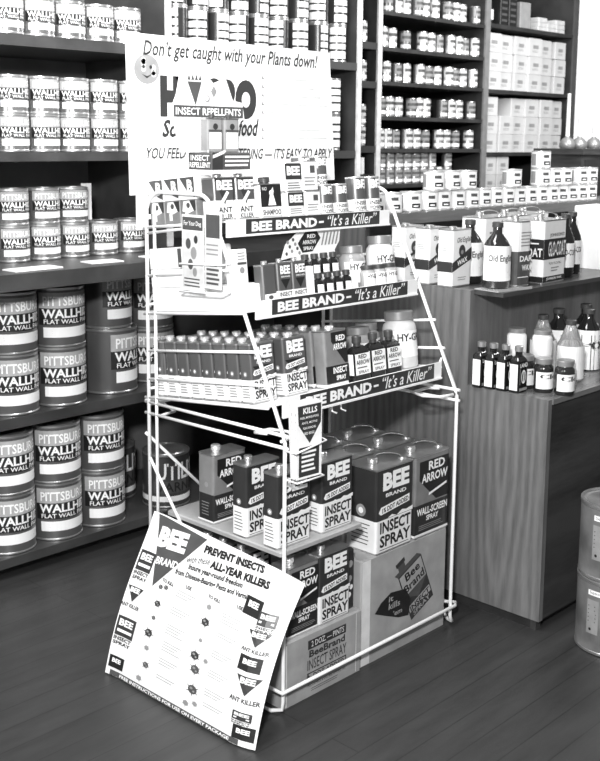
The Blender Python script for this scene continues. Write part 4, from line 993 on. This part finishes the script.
# ---------------- large white sign on top
sg = MB()
sw = .787; shh = .48
TLx, BLz = -.036, 1.192
sg.poly(lambda a, c, l=0: Vector((a, -l, c)), [(0, .062), (.795, .087), (.765, .474), (-.007, .478)], 'paper_white', 0)
sg.poly(lambda a, c, l=0: Vector((a, .004, c)), [(0, .062), (.795, .087), (.765, .474), (-.007, .478)][::-1], 'paper_white', 0)
q4 = [(0, .062), (.795, .087), (.765, .474), (-.007, .478)]
sg.add([(a, 0, c) for a, c in q4] + [(a, .004, c) for a, c in q4], [(i, 4+i, 4+(i+1) % 4, (i+1) % 4) for i in range(4)], 'paper_white')
sg.box(.02, .0005, -.03, .06, .0035, .09, 'paper_white'); sg.box(.66, .0005, -.03, .70, .0035, .1, 'paper_white')
f = flat((0, 0, 0), (1, 0, 0), (0, 0, 1))
def sx(x): return x+.036
def sz(z): return z-1.192
sg.text(f, "Don\u2019t get caught with your Plants down!", sx(.008), sz(1.604), sx(.665), sz(1.655), 'ink_dark', slant=.2, bold=.015)
sg.text(f, 'HY-GRO', sx(.066), sz(1.458), sx(.418), sz(1.568), 'ink_dark', bold=.085)
sg.text(f, 'Soluble', sx(.070), sz(1.405), sx(.22), sz(1.452), 'ink_dark', slant=.2, bold=.03)
sg.text(f, 'Plant', sx(.24), sz(1.413), sx(.325), sz(1.45), 'ink_dark', slant=.2, bold=.03); sg.text(f, 'food', sx(.345), sz(1.41), sx(.418), sz(1.46), 'ink_dark', slant=.2, bold=.03)
sg.text(f, 'YOU FEED', sx(.012), sz(1.348), sx(.15), sz(1.378), 'ink_dark', slant=.2, bold=.02)
sg.text(f, 'WHILE WATERING \u2014 IT\u2019S EASY TO APPLY', sx(.20), sz(1.345), sx(.74), sz(1.376), 'ink_dark', slant=.2, bold=.02)
sg.disc(f, sx(.023), sz(1.580), .042, 'ink_light', .0005, 24, .038)
for k in range(7): sg.disc(f, sx(.023+.022*math.cos(k*2.1)), sz(1.585+.018*math.sin(k*1.7)), .008, 'label_pale', .0008, 9)
sg.disc(f, sx(.012), sz(1.586), .005, 'ink_dark', .0011, 8); sg.disc(f, sx(.036), sz(1.586), .005, 'ink_dark', .0011, 8)
sg.poly(f, [(sx(.005), sz(1.568)), (sx(.023), sz(1.557)), (sx(.043), sz(1.570)), (sx(.023), sz(1.562))], 'ink_dark', .0011)
for q in range(8):
    z = 1.578-.0245*q
    if q == 5: continue
    sg.disc(f, sx(.445), sz(z), .005, 'ink_gray', .0005, 10); sg.disc(f, sx(.446), sz(z+.001), .003, 'paper_white', .0008, 10)
    sg.rect(f, sx(.46), sz(z-.003), sx(.46+.17+.03*((q*5) % 4)), sz(z+.002), 'label_pale', .0005)
sg.text(f, 'HY-GRO', sx(-.005), sz(1.455), sx(.04), sz(1.467), 'ink_light'); sg.lines(f, sx(-.005), sz(1.42), sx(.04), sz(1.445), 2, 'label_pale')
single('header_sign', sg, 'big white plant food sign standing on top of the wire rack', 'sign', (TLx, .5355, BLz))

# ---------------- insect poster hung on the rack's left side
def poster():
    def base(u, v):
        # u 0 (far) .. 1 (near), v 0 (floor) .. 1 (rail)
        y = .472-.55*u+.03*u*u*v
        x = -.172*max(0.0, 1-v)**1.15 - .014 - .030*math.sin(PI*v)*(1-v*.3)
        z = .004 + (.402-.034*u)*v
        if u > .86:
            t = (u-.86)/.14
            x += .05*t*t*(.35+.65*v); y += .008*t*t*v; z -= .035*t*t*max(0.0, v)**5
        if u < .12:
            t = (.12-u)/.12
            x -= .006*t*t
        return Vector((x, y, z))
    def f(u, v, l=0.0):
        p = base(u, v); e = .004
        n = (base(u+e, v)-base(u-e, v)).cross(base(u, v+e)-base(u, v-e)).normalized()
        return p + n*l
    b = MB(); nu, nv = 32, 14
    for l, fl in ((0.0, False), (-.0012, True)):
        b0 = len(b.v)
        for j in range(nv+1):
            for i in range(nu+1): b.v.append(f(i/nu, j/nv, l))
        for j in range(nv):
            for i in range(nu):
                q = (b0+j*(nu+1)+i, b0+j*(nu+1)+i+1, b0+(j+1)*(nu+1)+i+1, b0+(j+1)*(nu+1)+i)
                b.face(q[::-1] if fl else q, 'paper_white', True)
    return b, f
b, pf = poster()
def prect(u0, v0, u1, v1, m, l=.0012, n=4):
    for i in range(n):
        for j in range(n):
            a0, a1 = u0+(u1-u0)*i/n, u0+(u1-u0)*(i+1)/n; c0, c1 = v0+(v1-v0)*j/n, v0+(v1-v0)*(j+1)/n
            b.add([pf(a0, c0, l), pf(a1, c0, l), pf(a1, c1, l), pf(a0, c1, l)], [(0, 1, 2, 3)], m)
def ptri(A, B_, C_, m, l=.0016, N=5):
    for i in range(N):
        for j in range(N-i):
            def tp(a, c): return (A[0]+(B_[0]-A[0])*a/N+(C_[0]-A[0])*c/N, A[1]+(B_[1]-A[1])*a/N+(C_[1]-A[1])*c/N)
            b.poly(pf, [tp(i, j), tp(i, j+1), tp(i+1, j)], m, l)
            if j < N-i-1: b.poly(pf, [tp(i+1, j), tp(i, j+1), tp(i+1, j+1)], m, l)
# dark corner triangle, subdivided
T0, T1, T2 = (.035, .995), (.40, .975), (.157, .60)
N = 9
for i in range(N):
    for j in range(N-i):
        def tp(a, c): return (T0[0]+(T1[0]-T0[0])*a/N+(T2[0]-T0[0])*c/N, T0[1]+(T1[1]-T0[1])*a/N+(T2[1]-T0[1])*c/N)
        q = [tp(i, j), tp(i, j+1), tp(i+1, j)]
        b.poly(pf, q, 'ink_gray', .0012)
        if j < N-i-1: b.poly(pf, [tp(i+1, j), tp(i, j+1), tp(i+1, j+1)], 'ink_gray', .0012)
b.text(pf, 'BEE', .085, .815, .285, .935, 'letter_white', .0022, bold=.06, slant=-.02, rise=.12)
b.text(pf, 'BRAND', .12, .722, .275, .765, 'letter_white', .0022, bold=.03, rise=.15)
b.text(pf, 'PREVENT INSECTS', .405, .898, .815, .945, 'ink_black', .0020, bold=.055, rise=.10)
b.text(pf, 'with these', .315, .805, .465, .845, 'ink_dark', .0020, slant=.1, rise=.30)
b.text(pf, 'ALL-YEAR KILLERS', .475, .835, .875, .882, 'ink_black', .0020, bold=.055, rise=.09)
b.text(pf, 'Insure year-round freedom', .345, .768, .715, .81, 'ink_black', .0020, bold=.03, rise=.10)
b.text(pf, 'from Disease-Bearing Pests and Vermin', .272, .712, .78, .752, 'ink_black', .0020, bold=.03, rise=.10)
for t_, u_, v_ in (('TO KILL', .21, .65), ('USE', .374, .675), ('TO KILL', .532, .685), ('USE', .725, .705)): b.text(pf, t_, u_, v_, u_+.04+.045*(len(t_) > 3), v_+.02, 'ink_black', .0022, bold=.03)
def pdisc(u_, v_, r_, ry, m, l=.0014): b.disc(pf, u_, v_, r_, m, l, 12, ry)
BUGS = ((.214, .618, .014, 1), (.25, .628, .014, 1), (.231, .524, .02, 0), (.235, .441, .013, 1), (.231, .348, .026, 0), (.244, .261, .016, 2), (.264, .164, .02, 1), (.235, .069, .018, 2),
        (.559, .641, .016, 2), (.567, .557, .025, 0), (.573, .454, .012, 2), (.564, .361, .027, 0), (.587, .288, .028, 1), (.598, .172, .03, 1), (.572, .078, .018, 2), (.63, .10, .016, 2), (.64, .36, .014, 2))
for k, (u_, v_, r_, d_) in enumerate(BUGS):
    m_ = ('ink_dark', 'ink_gray', 'ink_light')[d_]
    pdisc(u_, v_, r_, r_*.85, m_); pdisc(u_-r_*.25, v_+r_*.2, r_*.35, r_*.25, 'ink_light', .0020); pdisc(u_+r_*.35, v_-r_*.25, r_*.25, r_*.2, 'ink_light', .0020)
    for a in range(6):
        t0 = a*1.05+k
        b.poly(pf, [(u_+r_*.9*math.cos(t0), v_+r_*.75*math.sin(t0)), (u_+r_*1.7*math.cos(t0+.1), v_+r_*1.4*math.sin(t0+.1)), (u_+r_*.9*math.cos(t0+.25), v_+r_*.75*math.sin(t0+.25))], m_, .0016)
for (u0, v0, n_) in ((.325, .60, 3), (.33, .50, 3), (.335, .40, 4), (.34, .30, 4), (.345, .20, 3), (.35, .10, 2), (.65, .60, 4), (.655, .49, 2), (.66, .39, 3), (.67, .28, 3), (.675, .17, 3), (.68, .09, 2)):
    for q in range(n_): prect(u0, v0+.045-.016*q, u0+.13-.02*((q*7) % 3), v0+.0485-.016*q, 'ink_light', .0014, 1)
for i in range(16):
    a0, a1 = .03+.89*i/16, .03+.89*(i+1)/16
    prect(a0, .002, a1, .034, 'ink_gray', .0012, 1)
b.text(pf, 'FREE INSTRUCTIONS FOR USE ON EVERY PACKAGE', .10, .007, .87, .027, 'letter_white', .0020, bold=.03)
def mini(u0, v0, w, h, kind):
    if kind == 0:
        prect(u0, v0+h*.3, u0+w, v0+h, 'ink_dark', .0014, 2); b.text(pf, 'BEE', u0+w*.12, v0+h*.66, u0+w*.88, v0+h*.9, 'letter_white', .0022, bold=.04)
        prect(u0+w*.1, v0+h*.44, u0+w*.9, v0+h*.54, 'letter_white', .0018, 1); b.text(pf, 'INSECT', u0+w*.02, v0+h*.14, u0+w*.98, v0+h*.27, 'ink_black', .0022, bold=.03); b.text(pf, 'SPRAY', u0+w*.02, v0-h*.02, u0+w*.98, v0+h*.1, 'ink_black', .0022, bold=.03)
    elif kind == 1:
        ptri((u0, v0+h), (u0+w, v0+h), (u0+w*.5, v0+h*.28), 'ink_dark'); b.text(pf, 'BEE', u0+w*.2, v0+h*.72, u0+w*.8, v0+h*.95, 'letter_white', .0022, bold=.04)
        b.text(pf, 'ANT KILLER', u0-w*.1, v0, u0+w*1.1, v0+h*.18, 'ink_dark', .0022, bold=.03)
    else:
        prect(u0, v0, u0+w, v0+h, 'ink_black', .0014, 2); b.text(pf, 'BEE', u0+w*.2, v0+h*.45, u0+w*.8, v0+h*.8, 'letter_white', .0022, bold=.04)
for a in ((.01, .60, .10, .17, 0), (.008, .43, .105, .125, 1), (.008, .20, .125, .17, 0), (.012, .05, .10, .075, 2)): mini(*a)
for a in ((.765, .70, .11, .10, 2), (.87, .64, .09, .11, 0), (.84, .52, .12, .12, 1), (.835, .415, .12, .085, 2), (.845, .24, .13, .15, 1), (.865, .12, .10, .07, 0), (.88, .035, .11, .08, 2)): mini(*a)
ps = single('insect_poster', b, 'curved white insect poster hung from the left side of the rack, foot on the floor', 'poster')

# ---------------- leaflets
def leaflet(w, h, th, art):
    b = MB().box(-w/2, -th/2, 0, w/2, th/2, h, 'paper_white'); f = flat((-w/2, -th/2, 0), (1, 0, 0), (0, 0, 1)); art(b, f, w, h); return b
def art_kills(b, f, w, h):
    b.poly(f, [(w*.04, h*.97), (w*.96, h*.97), (w*.96, h*.72), (w*.52, h*.46), (w*.08, h*.72)], 'ink_dark', .0004)
    b.text(f, 'KILLS', w*.25, h*.86, w*.8, h*.94, 'letter_white', bold=.03)
    for q, t_ in enumerate(('FLIES, MOSQUITOES', 'ANTS, MOTHS', 'FLEAS, ROACHES', 'BED BUGS')): 
        k = .36-.055*q; b.text(f, t_, w*(.5-k), h*(.79-.07*q), w*(.5+k), h*(.825-.07*q), 'letter_white', bold=.01)
    b.rect(f, w*.1, h*.03, w*.9, h*.42, 'ink_dark', .0004)
    b.lines(f, w*.2, h*.08, w*.8, h*.38, 5, 'letter_white', .0008, .5)
for i in range(3):
    o = single('leaflet', leaflet(.082, .185, .0015, art_kills if i == 0 else lambda b, f, w, h: b.lines(f, w*.1, h*.1, w*.9, h*.9, 8, 'ink_light')), ('front leaflet with dark pointed panel in the holder on the front left post', 'second leaflet fanned behind the front one on the post', 'rearmost leaflet fanned in the holder on the post')[i], 'leaflet', (.050-.006*i, -.0335+.004*i, .600+.004*i), G(-4+2*i), 'leaflets in the post holder', ry=G(-1.5*i))
rpart('leaflet_holder', MB().tube([(-.002, -.004, .67), (-.004, -.043, .672), (.10, -.045, .685), (.104, -.006, .69)], WR*.45, 'wire_white'))
rpart('leaflet_holder', MB().tube([(.0, -.004, .60), (.0, -.043, .598), (.094, -.043, .598), (.10, -.006, .60)], WR*.45, 'wire_white'))
def art_dogs(b, f, w, h):
    b.rect(f, w*.02, h*.03, w*.98, h*.78, 'label_pale', .0003); b.rect(f, w*.03, h*.80, w*.97, h*.97, 'ink_gray', .0004); b.text(f, 'For Your Dog', w*.1, h*.84, w*.9, h*.92, 'letter_white', bold=.01)
    for (uu, vv, rr, mm) in ((.3, .62, .12, 'ink_gray'), (.55, .5, .14, 'ink_light'), (.4, .35, .12, 'ink_gray'), (.65, .68, .09, 'ink_dark'), (.6, .25, .1, 'ink_light')):
        b.disc(f, w*uu, h*vv, w*rr, mm, .0005, 12, h*rr*.6)
    b.lines(f, w*.1, h*.04, w*.9, h*.18, 3, 'ink_gray', .0005, .4)
def art_txt(b, f, w, h):
    b.rect(f, w*.02, h*.02, w*.98, h*.64, 'label_pale', .0003); b.rect(f, w*.08, h*.66, w*.92, h*.96, 'ink_gray', .0004); b.lines(f, w*.1, h*.42, w*.9, h*.6, 3, 'ink_light', .0005); b.lines(f, w*.1, h*.04, w*.9, h*.34, 5, 'ink_gray', .0005, .5)
for i, (y, w, art, nm) in enumerate(((.302, .082, art_dogs, 'pictorial leaflet with gray heading hanging on the upper left side of the rack'), (.226, .060, art_txt, 'narrow text leaflet beside the pictorial one on the upper left side of the rack'))):
    single('leaflet', leaflet(w, .19, .0025, art), nm, 'leaflet', (-.022, y, 1.025+.012*i), G(-90), 'hanging leaflets', rx=G(0), ry=0)
rpart('leaflet_holder', MB().tube([(-.002, .35, 1.09), (-.028, .348, 1.09), (-.03, .19, 1.10), (-.002, .186, 1.10)], WR*.45, 'wire_white'))
rpart('leaflet_holder', MB().tube([(-.002, .35, 1.02), (-.028, .348, 1.02), (-.03, .19, 1.03), (-.002, .186, 1.03)], WR*.45, 'wire_white'))
